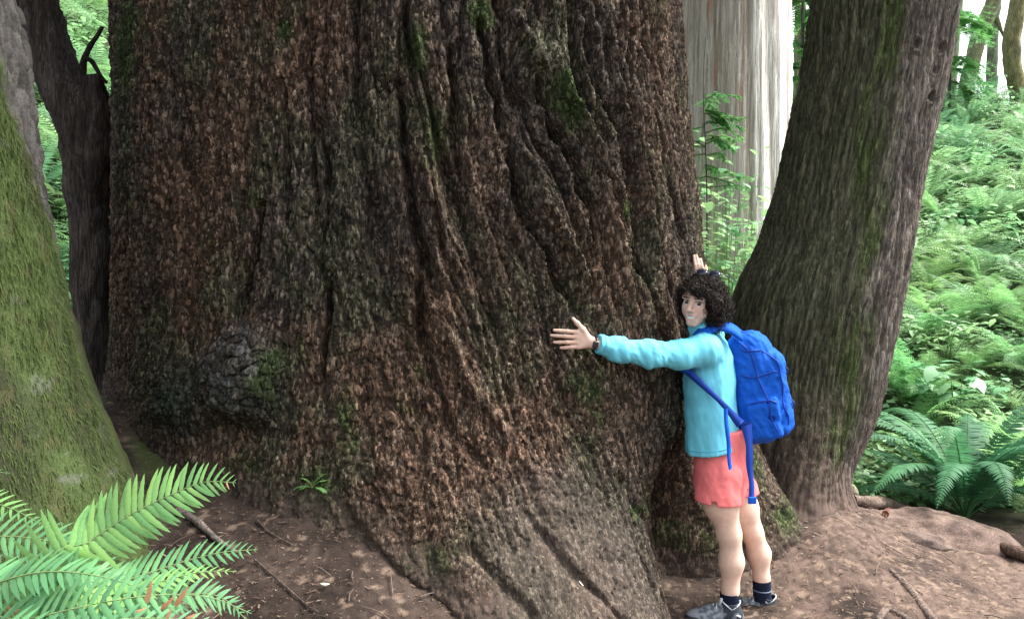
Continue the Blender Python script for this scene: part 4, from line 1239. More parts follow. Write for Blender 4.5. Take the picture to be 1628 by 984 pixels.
M['skin'] = mat_vcol('skin', 0.5, 30, 0.10, 0.15, 0.001, 0.35)
M['skin'].node_tree.nodes['Principled BSDF'].inputs['Subsurface Weight'].default_value = 0.15
M['skin'].node_tree.nodes['Principled BSDF'].inputs['Subsurface Radius'].default_value = (0.008, 0.004, 0.002)
M['shirt'] = mat_plain('shirt', (0.15, 0.56, 0.69), 0.75, 0.2, 0.05, 300, 0.25, 0.0006)
M['shorts'] = mat_plain('shorts', (0.78, 0.185, 0.18), 0.8, 0.2, 0.07, 200, 0.25, 0.0006)
M['nylon'] = mat_plain('nylon', (0.008, 0.095, 0.50), 0.8, 0.15, 0.22, 180, 0.5, 0.0015)
M['nylon_dark'] = mat_plain('nylon_dark', (0.006, 0.045, 0.30), 0.6, 0.3, 0.10, 250, 0.3, 0.0006)
M['sock'] = mat_plain('sock', (0.010, 0.014, 0.030), 0.9, 0.1, 0.2, 300, 0.4, 0.001)
M['sock_band'] = mat_plain('sock_band', (0.11, 0.14, 0.19), 0.9, 0.1, 0.1, 200)
M['shoe'] = mat_vcol('shoe', 0.7, 220, 0.25, 0.4, 0.001, 0.3)
M['shoe_trim'] = mat_plain('shoe_trim', (0.50, 0.53, 0.56), 0.6, 0.3, 0.1, 100)
M['rubber'] = mat_plain('rubber', (0.03, 0.035, 0.045), 0.8, 0.2, 0.2, 90, 0.3, 0.002)
M['hair'] = mat_plain('hair', (0.014, 0.009, 0.006), 0.65, 0.2, 0.25, 60, 0.2, 0.001)
M['eye'] = mat_vcol('eye', 0.2, 40, 0.0, 0.0, 0.001, 0.5)
M['black_plastic'] = mat_plain('black_plastic', (0.012, 0.012, 0.016), 0.35, 0.5, 0.1, 60)
M['lens'] = mat_plain('lens', (0.012, 0.013, 0.03), 0.08, 0.8, 0.05, 30, 0.0)
M['paper'] = mat_plain('paper', (0.80, 0.79, 0.75), 0.7, 0.2, 0.04, 50)
M['brown_leaf'] = mat_leaf('brown_leaf', (0.42, 0.17, 0.08), (0.60, 0.36, 0.20), 0.3, 0.7, 0.2, False, 20)

person = tag(empty('person', tuple(PX(1160, 985, DP) * np.array([1, 1, 0]))),
             'hiker in turquoise top and coral shorts hugging the giant trunk', 'person')
# head frame
HC = PX(1113, 478, 3.77)
hf = np.array([-0.62, -0.78, -0.10]); hf /= np.linalg.norm(hf)
hu = np.array([0.17, 0.02, 0.98]); hu -= hf * (hu @ hf); hu /= np.linalg.norm(hu)
hl = np.cross(hu, hf)
def HP(f, l, u):
    return HC + hf * f + hl * l + hu * u
HA = np.stack([hf, hl, hu])

sho_n = PX(1120, 556, 3.70); sho_f = PX(1128, 556, 4.00)
elb_n = PX(1032, 563, (3.70 + DH) / 2 - 0.02); wri_n = PX(947, 546, DH - 0.012)
hitf = [trunk_hit(a, b)[0] for a, b in ((1104, 408), (1110, 418), (1116, 428), (1108, 438))]
DF_ = min(h.y for h in hitf if h is not None) - 0.02            # far hand lies on the bark above her head
wri_f = PX(1117, 462, DF_ - .02); elb_f = PX(1136, 508, 4.17)
hip_n = PX(1147, 752, 3.76); hip_f = PX(1160, 748, 3.92)
leg_n = [hip_n, PX(1146, 800, 3.75), PX(1160, 848, 3.74), PX(1163, 893, 3.75), PX(1161, 938, 3.75), PX(1160, 962, 3.75)]
leg_nr = [0.086, 0.079, 0.051, 0.055, 0.037, 0.038]
leg_f = [hip_f, PX(1180, 808, 3.92), PX(1196, 846, 3.91), PX(1207, 880, 3.92), PX(1211, 920, 3.91), PX(1211, 945, 3.91)]
leg_fr = [0.084, 0.076, 0.049, 0.053, 0.036, 0.036]

xs = multi([(0.12, 0.46, 0.0027), (0.46, 0.74, 0.008), (0.74, 0.98, 0.0028), (0.98, 1.40, 0.008)])
ys = multi([(DH - 0.06, 3.62, 0.004), (3.62, 3.86, 0.0032), (3.86, 4.15, 0.009), (4.15, 4.62, 0.0045)])
zs = multi([(0.0, 1.20, 0.009), (1.20, 1.66, 0.0030), (1.66, 1.80, 0.0035)])
B = Field(xs, ys, zs)
torso = [PX(1146, 745, DP), PX(1136, 670, DP), PX(1130, 610, DP), PX(1127, 560, DP), PX(1124, 535, DP - .01)]
B.loft([(torso[0], .15, .10), (torso[1], .125, .09), (torso[2], .14, .10), (torso[3], .15, .09), (torso[4], .07, .055)], FW, LF, 0.03)
B.chain(leg_n, leg_nr, 0.03); B.chain(leg_f, leg_fr, 0.03)
B.cone(leg_n[2] + FW * .018, leg_n[2] + FW * .018, .043, .043, .02)
B.chain([sho_n, elb_n, wri_n], [0.048, 0.036, 0.025], 0.03)
B.chain([sho_f, elb_f, wri_f], [0.048, 0.036, 0.025], 0.03)
pf0 = PX(1114, 446, DF_ - .006)
B.cone(wri_f, pf0, 0.024, 0.026, 0.02)
for (a, b_), (c_, d_) in zip([(1107, 436), (1112, 435), (1117, 436), (1122, 438)], [(1103, 407), (1107, 406), (1114, 412), (1122, 423)]):
    k0 = PX(a, b_, DF_ - .008); t0 = PX(c_, d_, DF_ + .004)
    B.cone(pf0 + (k0 - pf0) * .2, k0, .016, .012, .01)
    B.chain([k0, k0 + (t0 - k0) * .5 + np.array([0, -.006, 0]), t0], [.0105, .0095, .0075], .004)
B.chain([PX(1110, 448, DF_ - .01), PX(1101, 440, DF_ - .012), PX(1097, 430, DF_ - .006)], [.014, .011, .008], .008)
# hand on the bark: palm, four fingers, thumb
wr = PX(945, 545, DH - 0.008)
kn = [(919, 528), (917, 536), (918, 544), (921, 551)]
tp = [(881, 525), (876, 533), (881, 544), (892, 553)]
B.cone(wri_n, wr, .025, .023, .01)
for (a, b_), (c_, d_) in zip(kn, tp):
    k0 = PX(a, b_, DH - 0.010); t0 = PX(c_, d_, DH + 0.002)
    B.cone(wr + (k0 - wr) * .12, k0, 0.0165, 0.0125, 0.012)
    m1 = k0 + (t0 - k0) * 0.45 + np.array([0, -0.006, 0.001]); m2 = k0 + (t0 - k0) * 0.75 + np.array([0, -0.003, 0])
    B.chain([k0, m1, m2, t0], [0.0100, 0.0090, 0.0080, 0.0066], 0.0035)
B.chain([PX(938, 541, DH - .010), PX(927, 524, DH - .014), PX(918, 514, DH - .010), PX(911, 506.5, DH - .004)], [0.016, 0.0125, 0.0098, 0.0075], 0.008)
# neck and head
B.cone(PX(1124, 532, 3.83), HP(-.025, 0, -.06), .058, .050, .02)
B.ell(HP(-.008, 0, .030), HA, (.096, .076, .088), .02)
B.ell(HP(.034, 0, -.045), HA, (.057, .056, .066), .03)
B.cone(HP(.066, -.008, -.097), HP(.066, .008, -.097), .019, .019, .02)
for s in (-1, 1):
    B.cone(HP(.052, s * .036, -.030), HP(.045, s * .040, -.045), .024, .022, .02)          # cheeks, lifted by the smile
    B.cone(HP(.079, s * .012, .022), HP(.070, s * .045, .020), .012, .012, .012)              # brow
    B.ell(HP(.096, s * .031, -.001), HA, (.014, .019, .012), .010, 'sub')                     # eye socket
    B.cone(HP(-.005, s * .076, -.002), HP(-.010, s * .080, -.030), .014, .009, .008)          # ear
    B.cone(HP(.094, s * .010, -.035), HP(.090, s * .012, -.035), .0085, .008, .006)           # nostril wing
B.cone(HP(.087, 0, .010), HP(.112, 0, -.028), .0075, .0105, .010)                              # nose
B.cone(HP(.083, -.020, -.058), HP(.083, .020, -.058), .008, .008, .010)                        # upper lip
B.cone(HP(.079, -.017, -.078), HP(.079, .017, -.078), .008, .008, .010)                        # lower lip
B.cone(HP(.094, -.020, -.068), HP(.094, .020, -.068), .0065, .0065, .004, 'sub')               # mouth
bv, bf = B.mesh()
rel = bv - HC
lf_, ll_, lu_ = rel @ hf, rel @ hl, rel @ hu
skin = np.broadcast_to(np.array([0.68, 0.465, 0.365], np.float32), (len(bv), 3))
ishead = (np.abs(lu_) < .14) & (np.abs(ll_) < .10) & (lf_ > .02) & (lf_ < .14)
msk = lambda e: np.where(ishead, np.clip(e, 0, 1), 0)
smile = lu_ + .069 - 14.0 * ll_ ** 2
skin = lerp3(skin, (0.66, 0.33, 0.27), msk(.6 * np.exp(-((np.abs(ll_) - .036) / .016) ** 2 - ((lu_ + .035) / .018) ** 2)))
skin = lerp3(skin, (0.52, 0.17, 0.15), msk(1.1 * np.exp(-(np.abs(smile) / .0100) ** 4) * np.exp(-(ll_ / .030) ** 6)))
skin = lerp3(skin, (0.82, 0.80, 0.76), msk(1.5 * np.exp(-(np.abs(smile - .001) / .0058) ** 4) * np.exp(-(ll_ / .0235) ** 6)))
brow_u = .024 - 2.5 * (np.abs(ll_) - .030) ** 2 * 3
skin = lerp3(skin, (0.035, 0.022, 0.016), msk(1.1 * np.exp(-((lu_ - brow_u) / .0040) ** 4) * (np.abs(np.abs(ll_) - .032) < .019)))
skin = lerp3(skin, (0.10, 0.06, 0.05), msk(.9 * np.exp(-((lu_ - .009) / .004) ** 4) * (np.abs(np.abs(ll_) - .032) < .017)))
skin = lerp3(skin, (0.34, 0.19, 0.15), msk(.7 * np.exp(-((np.abs(ll_) - .006) / .0035) ** 2 - ((lu_ + .041) / .004) ** 2) * (lf_ > .08)))
mesh_np('body', bv, bf, M['skin'], person, skin)
for s in (-1, 1):
    c0 = HP(.0738, s * .031, -.001)
    me = bpy.data.meshes.new('eye'); bm = bmesh.new(); bmesh.ops.create_uvsphere(bm, u_segments=20, v_segments=12, radius=.0135); bm.to_mesh(me); bm.free()
    v = np.empty(len(me.vertices) * 3, np.float32); me.vertices.foreach_get('co', v); v = v.reshape(-1, 3)
    gaze = np.array([0, 0, CAM_Z]) - HC; gaze /= np.linalg.norm(gaze)
    cosg = (v @ gaze) / .0135
    cl = np.where((cosg > .70)[:, None], np.array([[.03, .018, .012]]), np.array([[.75, .73, .70]]))
    tri = []; quad = []
    for pl in me.polygons:
        (quad if len(pl.vertices) == 4 else tri).append(list(pl.vertices))
    mesh_np('eye', v + c0, np.array(quad), M['eye'], person, cl, True, np.array(tri))
    bpy.data.meshes.remove(me)

# ---- turquoise top
S = Field(multi([(0.36, 1.35, 0.0058)]), multi([(DH - 0.08, 4.02, 0.0058), (4.02, 4.56, .010)]), multi([(0.70, 1.62, 0.0058)]))
S.loft([(PX(1138, 735, DP), .178, .137), (PX(1136, 715, DP), .175, .134), (PX(1132, 680, DP), .162, .122), (PX(1129, 640, DP), .158, .118), (PX(1128, 600, DP), .165, .120), (PX(1127, 565, DP), .165, .112),
        (PX(1125, 543, DP), .125, .085), (PX(1122, 528, DP - .01), .075, .062)], FW, LF, 0.03)
S.chain([sho_n + LF * -.03, sho_n, PX(1082, 564, 3.66), elb_n, PX(985, 556, (elb_n[1] + wri_n[1]) / 2), PX(944, 546, DH - .013)], [.068, .063, .056, .050, .044, .038], 0.045)
S.chain([sho_f, elb_f, elb_f + (wri_f - elb_f) * .75], [.062, .046, .036], 0.04)
S.cone(PX(1121, 534, 3.83), PX(1116, 520, 3.80), .063, .060, .015)
def folds(x, y, z):
    arm = sstep(0.80, 0.72, x)
    s = 0.0050 * fbm(x * 26, y * 14, z * 10 + x * 14, 3, 701) * (1 - arm) + arm * 0.010 * fbm(x * 30 + z * 16, y * 9, z * 13 - x * 8, 3, 703)
    n = pn(x * 9 - z * 5, y * 7, z * 6, 705)
    s = s + 0.016 * np.abs(n) * sstep(1.40, 1.2, z) * (1 - .3 * arm)
    n2 = pn(x * 16, y * 15, z * 2.4, 707)
    return s - 0.006 + 0.007 * n2 * sstep(1.15, .85, z)
S.warp(folds, 0.03)
hb0 = PX(1087, 720, DP); hb1 = PX(1187, 702, DP)
hd = hb1 - hb0; hn = np.cross(hd, np.array([0, 1.0, 0])); hn /= np.linalg.norm(hn); hn = hn if hn[2] < 0 else -hn
S.clip(hb0, hn)
cn = wri_n - elb_n; cn /= np.linalg.norm(cn)
cuff = PX(951, 546, DH - .012)
X_, Y_, Z_ = S.grid((slice(None),) * 3)
cutd = (X_ - cuff[0]) * cn[0] + (Y_ - cuff[1]) * cn[1] + (Z_ - cuff[2]) * cn[2]
S.F = np.maximum(S.F, np.where(X_ < 0.6, cutd, -1).astype(np.float32))
S.ell(PX(1121, 517, 3.815), np.eye(3), (.05, .05, .03), .008, 'sub')
sv, sf_ = S.mesh()
shirt = mesh_np('shirt', sv, sf_, M['shirt'], person)
def ribbon(path, nrm, wid, th, n=24):
    """Flat strap along control points; nrm list of normals per control point."""
    pa = smooth_path(path, n)
    N_ = np.stack([np.interp(np.linspace(0, 1, n), np.linspace(0, 1, len(nrm)), [q[i] for q in nrm]) for i in range(3)], 1)
    W = np.interp(np.linspace(0, 1, n), np.linspace(0, 1, len(wid)), wid)[:, None]
    T = np.gradient(pa, axis=0); T /= np.linalg.norm(T, axis=1, keepdims=True)
    N_ = N_ - T * (N_ * T).sum(1, keepdims=True); N_ /= np.linalg.norm(N_, axis=1, keepdims=True)
    Sd = np.cross(N_, T)
    V = np.stack([pa + Sd * W / 2 + N_ * th / 2, pa - Sd * W / 2 + N_ * th / 2, pa - Sd * W / 2 - N_ * th / 2, pa + Sd * W / 2 - N_ * th / 2], 1)
    F = grid_faces(n, 4, True)
    F = np.concatenate([F, [[0, 1, 2, 3]], [[4 * n - 1, 4 * n - 2, 4 * n - 3, 4 * n - 4]]])
    return V.reshape(-1, 3), F
def seam(verts, p0, n_, off, rad, tol, mat, parent, axis_c):
    d_ = (verts - p0) @ n_ + off
    q_ = verts[np.abs(d_) < tol]
    e1 = np.cross(n_, [0.3, 0.9, 0.1]); e1 /= np.linalg.norm(e1); e2 = np.cross(n_, e1)
    a_ = np.arctan2((q_ - axis_c) @ e2, (q_ - axis_c) @ e1); lp = []
    for t in np.linspace(-np.pi, np.pi, 49)[:-1]:
        m_ = np.abs(np.angle(np.exp(1j * (a_ - t)))) < .11
        if m_.any(): lp.append(q_[m_].mean(0))
    lp.append(lp[0])
    v, f = tube_vf(np.array(lp), rad, 5)
    return mesh_np('seam', v, f, mat, parent)
M['shirt_seam'] = mat_plain('shirt_seam', (0.10, 0.42, 0.54), 0.8, 0.1, 0.05, 200)
low_ = sv[(sv[:, 0] > .72)]
seam(low_, hb0, hn, .026, .0030, .006, M['shirt_seam'], shirt, PX(1137, 712, DP))
cv_ = sv[(sv[:, 0] < .45)]
seam(cv_, cuff, cn, .020, .0024, .006, M['shirt_seam'], shirt, cuff)
# ---- coral shorts
K = Field(multi([(0.78, 1.26, 0.0055)]), multi([(3.60, 4.08, 0.0055)]), multi([(0.50, 0.92, 0.0055)]))
K.loft([(PX(1146, 770, DP), .165, .128), (PX(1147, 740, DP), .168, .130), (PX(1147, 700, DP), .155, .120), (PX(1145, 680, DP), .15, .115)], FW, LF, .02)
K.cone(PX(1148, 755, 3.765), PX(1141, 812, 3.75), .104, .116, .03)
K.cone(PX(1162, 750, 3.925), PX(1176, 805, 3.925), .100, .106, .03)
def sfold(x, y, z):
    return 0.010 * np.abs(pn(x * 14 + z * 6, y * 9, z * 8, 721)) + 0.006 * fbm(x * 22, y * 16, z * 14, 3, 723) - .004
K.warp(sfold, .025)
X_, Y_, Z_ = K.grid((slice(None),) * 3)
hz_n = PX(1140, 799, 3.72)[2]; hz_f = PX(1180, 783, 3.92)[2]
slope = 0.05 * (X_ - hip_n[0])
cut = np.where(Y_ < 3.845, hz_n - slope - Z_, hz_f - Z_)
K.F = np.maximum(K.F, cut.astype(np.float32) + 0 * K.F)
nv = PX(1137, 800, 3.635)
K.cone(nv + np.array([0, -.03, -.01]), nv + np.array([0, .06, -.01]), .011, .011, .004, 'sub')
pk_ = smooth_path([PX(1118, 716, 3.69), PX(1123, 735, 3.662), PX(1131, 750, 3.645)], 10)
for i in range(9): K.cone(pk_[i], pk_[i + 1], .006, .006, .003, 'sub')
kv, kf = K.mesh()
shorts = mesh_np('shorts', kv, kf, M['shorts'], person)
# ---- socks and shoes
def shoe(heel, toe, z0, near):
    ax = toe - heel; ax[2] = 0; L_ = np.linalg.norm(ax); f = ax / L_; l = np.array([f[1], -f[0], 0.]); l = l if l[1] < 0 else -l
    A = np.stack([f, l, [0, 0, 1.]]); h = np.array([heel[0], heel[1], z0])
    lo = np.minimum(heel, toe) - .08; hi = np.maximum(heel, toe) + .08
    F = Field(steps(lo[0], hi[0], .0042), steps(lo[1], hi[1], .0042), steps(z0 - .01, z0 + .17, .0042))
    q = lambda a, b, c: h + f * a + l * b + np.array([0, 0, c])
    F.ell(q(.055, 0, .042), A, (.060, .038, .048), .03)
    F.ell(q(.185, 0.004, .032), A, (.085, .046, .042), .04)
    F.ell(q(.12, 0, .048), A, (.08, .038, .048), .03)
    F.cone(q(.060, 0, .06), q(.058, 0, .098), .046, .045, .02)
    F.cone(q(.058, 0, .10), q(.056, 0, .16), .040, .042, .006, 'sub')
    F.clip(q(0, 0, .020), np.array([0, 0, -1.]))
    v, fc = F.mesh()
    rel = v - h; a = rel @ f; b = rel @ l; c = rel[:, 2]
    cl = np.broadcast_to(np.array([.030, .036, .048], np.float32), (len(v), 3))
    mesh_p = sstep(.4, .6, pn(a * 60, b * 60, c * 60, 731) + .5)
    cl = lerp3(cl, (.17, .19, .215), ((a > .10) & (a < .215) & (c > .035)) * (.25 + .75 * mesh_p))
    cl = lerp3(cl, (.24, .26, .28), ((a > .215) & (c > .045)) * .8)
    cl = lerp3(cl, (.16, .18, .21), ((np.abs(np.sin(a * 55 + c * 40)) > .86) & (a < .14) & (c < .07)) * .8)
    up = mesh_np('shoe', v, fc, M['shoe'], person, cl)
    F2 = Field(steps(lo[0], hi[0], .0045), steps(lo[1], hi[1], .0045), steps(z0 - .02, z0 + .06, .0045))
    F2.ell(q(.06, 0, .016), A, (.068, .045, .05), .02); F2.ell(q(.18, .004, .016), A, (.098, .053, .05), .05)
    F2.rbox(q(.125, 0, .014), A, (.13, .036, .02), .012, .03)
    F2.clip(q(0, 0, .0), np.array([0, 0, -1.])); F2.clip(q(0, 0, .026), np.array([0, 0, 1.]))
    v, fc = F2.mesh()
    mesh_np('sole', v, fc, M['rubber'], up)
    tr = []
    for t in np.linspace(0, 2 * np.pi, 33):
        ca, sa = math.cos(t), math.sin(t)
        tr.append(q(.060 + .046 * ca, .043 * sa, .112 - .022 * (1 - abs(ca)) * 1.2 + .008 * max(0, ca)))
    v, fc = tube_vf(np.array(tr), .0030, 6); mesh_np('collar_trim', v, fc, M['shoe_trim'], up)
    v, fc = tube_vf(smooth_path([q(.112, .012, .098), q(.108, .02, .118), q(.104, .018, .132)], 8), .007, 6); mesh_np('tongue', v, fc, M['shoe_trim'], up)
    for i in range(5):
        a0 = .118 + .017 * i; zt = .102 - .0075 * i
        v, fc = tube_vf(smooth_path([q(a0, -.026, zt - .018), q(a0 + .004, 0, zt + .002), q(a0 + .012, .026, zt - .018)], 10), .0026, 5)
        mesh_np('lace', v, fc, M['shoe_trim'], up)
    v, fc = tube_vf(smooth_path([q(.02, .036, .05), q(.035, .039, .058), q(.05, .039, .056)], 6), .006, 6); mesh_np('logo_patch', v, fc, M['shoe_trim'], up)
    return up
def sock(ank, foot, rad, top_r):
    pts = np.linspace(ank, foot, 14)
    rd = np.interp(np.linspace(0, 1, 14), [0, .15, .5, 1], [top_r, top_r * 1.01, rad, rad * 1.05])
    v, f = tube_vf(pts, rd, 24)
    vr = v.reshape(14, 24, 3); vr += (0.0012 * np.sin(np.arange(24) * 3.1))[None, :, None] * (vr - pts[:, None]) / rad
    s_ = mesh_np('sock', vr, f, M['sock'], person)
    k = 0.5
    c0 = ank + (foot - ank) * k
    tr = [c0 + rad * 1.0 * (math.cos(t) * np.array([1, 0, 0]) + math.sin(t) * np.array([0, 1, 0])) for t in np.linspace(0, 2 * np.pi, 25)]
    v, f = tube_vf(np.array(tr), .0042, 6); mesh_np('band', v, f, M['sock_band'], s_)
zg_n = PX(1140, 991, 3.74)[2]; zg_f = PX(1210, 980, 3.91)[2]
shoe(PX(1181, 975, 3.735), PX(1096, 970, 3.75) , zg_n, True)
shoe(PX(1238, 965, 3.90), PX(1150, 962, 3.93), zg_f, False)
sock(PX(1160, 941, 3.75), PX(1160, 972, 3.75), .0450, .0455)
sock(PX(1211, 921, 3.91), PX(1212, 952, 3.91), .0435, .0440)

# ---- watch
wc = PX(946, 545.5, DH - .010)
tr = []
u1 = np.cross(cn, np.array([0, 1.0, 0])); u1 /= np.linalg.norm(u1); u2 = np.cross(cn, u1)
v, f = ribbon([wc + .0275 * math.cos(t) * u1 + .0265 * math.sin(t) * u2 for t in np.linspace(0, 2 * np.pi, 17)], [math.cos(t) * u1 + math.sin(t) * u2 for t in np.linspace(0, 2 * np.pi, 17)], [.018, .018], .005, 40)
watch = mesh_np('wrist_watch', v, f, M['black_plastic'], None)
tag(watch, 'black watch on the wrist of the hand pressed to the bark', 'watch')
wd = wc + np.array([0, -.029, 0]) + u1 * .004
Wf = Field(steps(wd[0] - .03, wd[0] + .03, .003), steps(wd[1] - .02, wd[1] + .02, .003), steps(wd[2] - .03, wd[2] + .03, .003))
Wf.rbox(wd, np.stack([cn, u1, u2]), (.013, .016, .006), .005, .005)
v, f = Wf.mesh(); mesh_np('case', v, f, M['black_plastic'], watch)

# ---- hair: dark mass with separate curls
Hf = Field(steps(HC[0] - .16, HC[0] + .20, .005), steps(HC[1] - .17, HC[1] + .19, .005), steps(HC[2] - .20, HC[2] + .18, .005))
Hf.ell(HP(-.020, .004, .042), HA, (.104, .099, .093), .03)
Hf.ell(HP(-.045, .030, -.030), HA, (.092, .090, .095), .04)
Hf.ell(HP(-.06, -.02, -.03), HA, (.08, .09, .09), .04)
Hf.cone(HP(.030, .082, .02), HP(.010, .085, -.075), .034, .030, .03)
Hf.cone(HP(.030, -.076, .03), HP(.012, -.078, -.05), .022, .018, .02)
Hf.cone(HP(.070, .055, .052), HP(.086, .012, .058), .026, .024, .02)
Hf.cone(HP(.070, -.035, .066), HP(.086, .010, .062), .018, .020, .02)
Hf.warp(lambda x, y, z: 0.020 * fbm(x * 38, y * 38, z * 38, 3, 741) + .004, .04)
Hf.cone(HP(.075, -.010, -.012), HP(.070, -.008, -.10), .058, .058, .012, 'sub')
Hf.cone(HP(.15, -.012, .010), HP(.088, -.020, .028), .044, .036, .01, 'sub')
hv, hfc = Hf.mesh()
hair = mesh_np('hair', hv, hfc, M['hair'], person)
me = hair.data
nv_ = np.empty(len(me.vertices) * 3, np.float32); me.vertices.foreach_get('normal', nv_); nv_ = nv_.reshape(-1, 3)
rgn = np.random.default_rng(77)
rl = hv - HC
okv = ~(((rl @ hf) > .055) & ((rl @ hu) < .028) & (np.abs(rl @ hl + .008) < .062)) & ((rl @ hu) > -.12)
cand = np.flatnonzero(okv)
parts_ = []
for vi in rgn.choice(cand, 1700):
    n_ = nv_[vi]; p0 = hv[vi] - n_ * .004
    down = np.array([0, 0, -1.0]) + .35 * rgn.normal(size=3) + .35 * n_
    if (rl[vi] @ hf) > .04 and (rl[vi] @ hu) > .03: down = down * .4 + hl * rgn.choice([-.5, .8]) + hf * .3
    down /= np.linalg.norm(down)
    e1 = np.cross(down, n_ + .2 * rgn.normal(size=3)); e1 /= np.linalg.norm(e1) + 1e-6; e2 = np.cross(down, e1)
    L_ = rgn.uniform(.025, .070); rad = rgn.uniform(.004, .012); turns = rgn.uniform(.8, 2.8); ph0 = rgn.uniform(0, 6.28)
    t = np.linspace(0, 1, 20)[:, None]; an = ph0 + turns * 2 * np.pi * t
    path = p0 + down * L_ * t + n_ * .006 + rad * (np.cos(an) * e1 + np.sin(an) * e2) - (rad * .6) * n_ * t
    pr_ = path - HC
    if (((pr_ @ hf) > .05) & ((pr_ @ hu) < .022) & (np.abs(pr_ @ hl + .006) < .056)).any(): continue
    parts_.append(tube_vf(path, np.interp(t[:, 0], [0, .5, 1], [.0014, .0013, .0005]), 3))
v, f = join_vf(parts_)
o = mesh_np('curls', v, f, M['hair'], hair); o['kind'] = 'stuff'

# ---- sunglasses pushed up on the hair
gc_ = HP(.012, .034, .138)
gl = tag(empty('sunglasses', tuple(gc_)), 'dark sunglasses pushed up on top of the curly hair', 'sunglasses')
gf = hf * .55 + hu * .83; gf /= np.linalg.norm(gf); gu = np.cross(gf, hl)
gu = gu if gu @ hu > 0 else -gu
for s in (-1, 1):
    c0 = gc_ + hl * s * .032
    Gf = Field(steps(c0[0] - .04, c0[0] + .04, .003), steps(c0[1] - .04, c0[1] + .04, .003), steps(c0[2] - .04, c0[2] + .04, .003))
    Gf.ell(c0, np.stack([gf, hl, gu]), (.007, .027, .020), .005)
    v, f = Gf.mesh(); mesh_np('lens', v, f, M['lens'], gl)
    rim = [c0 + hl * .029 * math.cos(t) + gu * .0215 * math.sin(t) for t in np.linspace(0, 2 * np.pi, 25)]
    v, f = tube_vf(np.array(rim), .0022, 5); mesh_np('rim', v, f, M['black_plastic'], gl)
    v, f = tube_vf(smooth_path([c0 + hl * s * .029, c0 + hl * s * .055 - hf * .05 - hu * .012, c0 + hl * s * .06 - hf * .11 - hu * .04], 10), .0026, 5); mesh_np('temple', v, f, M['black_plastic'], gl)
v, f = tube_vf(smooth_path([gc_ - hl * .006 + gu * .004, gc_ + gu * .007, gc_ + hl * .006 + gu * .004], 6), .002, 5); mesh_np('bridge', v, f, M['black_plastic'], gl)

# ---- blue backpack
bu_ = np.array([-0.17, 0.0, 0.985]); bu_ -= LF * (bu_ @ LF); bu_ /= np.linalg.norm(bu_)
bf_ = np.cross(LF, bu_); bf_ = bf_ if bf_ @ FW > 0 else -bf_
BC = PX(1207, 611, 3.88)
BA = np.stack([bf_, LF, bu_])
def BP(f, l, u):
    return BC + bf_ * f + LF * l + bu_ * u
K2 = Field(multi([(BC[0] - .25, BC[0] + .25, .005)]), multi([(BC[1] - .22, BC[1] + .22, .005)]), multi([(BC[2] - .33, BC[2] + .33, .005)]))
K2.rbox(BP(.035, 0, -.005), BA, (.088, .135, .262), .065, .02)
K2.rbox(BP(-.055, 0, -.045), BA, (.072, .118, .205), .060, .012)
K2.ell(BP(.000, 0, .165), BA, (.085, .115, .095), .02)
K2.ell(BP(-.075, 0, -.115), BA, (.060, .100, .110), .012)
K2.rbox(BP(.005, .128, -.145), BA, (.075, .022, .095), .020, .012)
K2.rbox(BP(.005, -.128, -.145), BA, (.075, .022, .095), .020, .012)
for pts in ([BP(.035, .15, .26), BP(.012, .155, .12), BP(-.020, .145, -.02), BP(-.035, .14, -.2)], [BP(-.075, .115, .16), BP(-.095, .118, .02), BP(-.10, .11, -.15)]):
    pa = smooth_path(pts, 10)
    for i in range(9): K2.cone(pa[i], pa[i + 1], .010, .010, .010, 'sub')
K2.warp(lambda x, y, z: 0.012 * pn(x * 9 + z * 4, y * 7, z * 7, 751) + 0.016 * np.abs(pn(x * 20 + z * 9, y * 14, z * 11, 755)) + 0.006 * fbm(x * 40, y * 30, z * 34, 3, 753) - .004, .03)
pv, pf = K2.mesh()
pack = tag(empty('backpack', tuple(BC - bu_ * .27)), 'bright blue backpack worn by the hiker', 'backpack')
pk = mesh_np('pack_body', pv, pf, M['nylon'], pack)
PB = BVHTree.FromPolygons([tuple(map(float, p)) for p in pv], [tuple(map(int, q)) for q in pf])
def on_pack(pts, n, rad, name, mat, ns=5):
    pa = smooth_path(pts, n); out = []
    for p in pa:
        loc, nr, _, _ = PB.find_nearest(Vector(p)); out.append(V3(loc) + V3((Vector(p) - loc).normalized()) * rad * .3 if (Vector(p) - loc).length > 1e-4 else V3(loc))
    out = np.array(out)
    out[:, 0] = smooth1(out[:, 0], 5); out[:, 1] = smooth1(out[:, 1], 5); out[:, 2] = smooth1(out[:, 2], 5)
    v, f = tube_vf(out, rad, ns); return mesh_np(name, v, f, mat, pack)
on_pack([BP(.05, .17, .24), BP(.01, .18, .15), BP(-.02, .18, 0), BP(-.04, .18, -.15), BP(-.06, .16, -.24)], 30, .0035, 'zipper', M['nylon_dark'])
on_pack([BP(-.06, .15, .18), BP(-.11, .15, .10), BP(-.13, .15, -.05), BP(-.13, .13, -.2)], 30, .0035, 'zipper', M['nylon_dark'])
on_pack([BP(.085, .17, -.06), BP(.03, .18, -.045), BP(-.03, .18, -.05), BP(-.075, .17, -.075)], 24, .0045, 'pocket_hem', M['nylon_dark'])
on_pack([BP(.085, .17, .07), BP(.02, .18, .05), BP(-.05, .17, .06), BP(-.11, .15, .075)], 24, .0042, 'compression_strap', M['nylon_dark'])
on_pack([BP(.07, .16, .20), BP(.02, .17, .175), BP(-.05, .15, .185)], 20, .004, 'compression_strap', M['nylon_dark'])
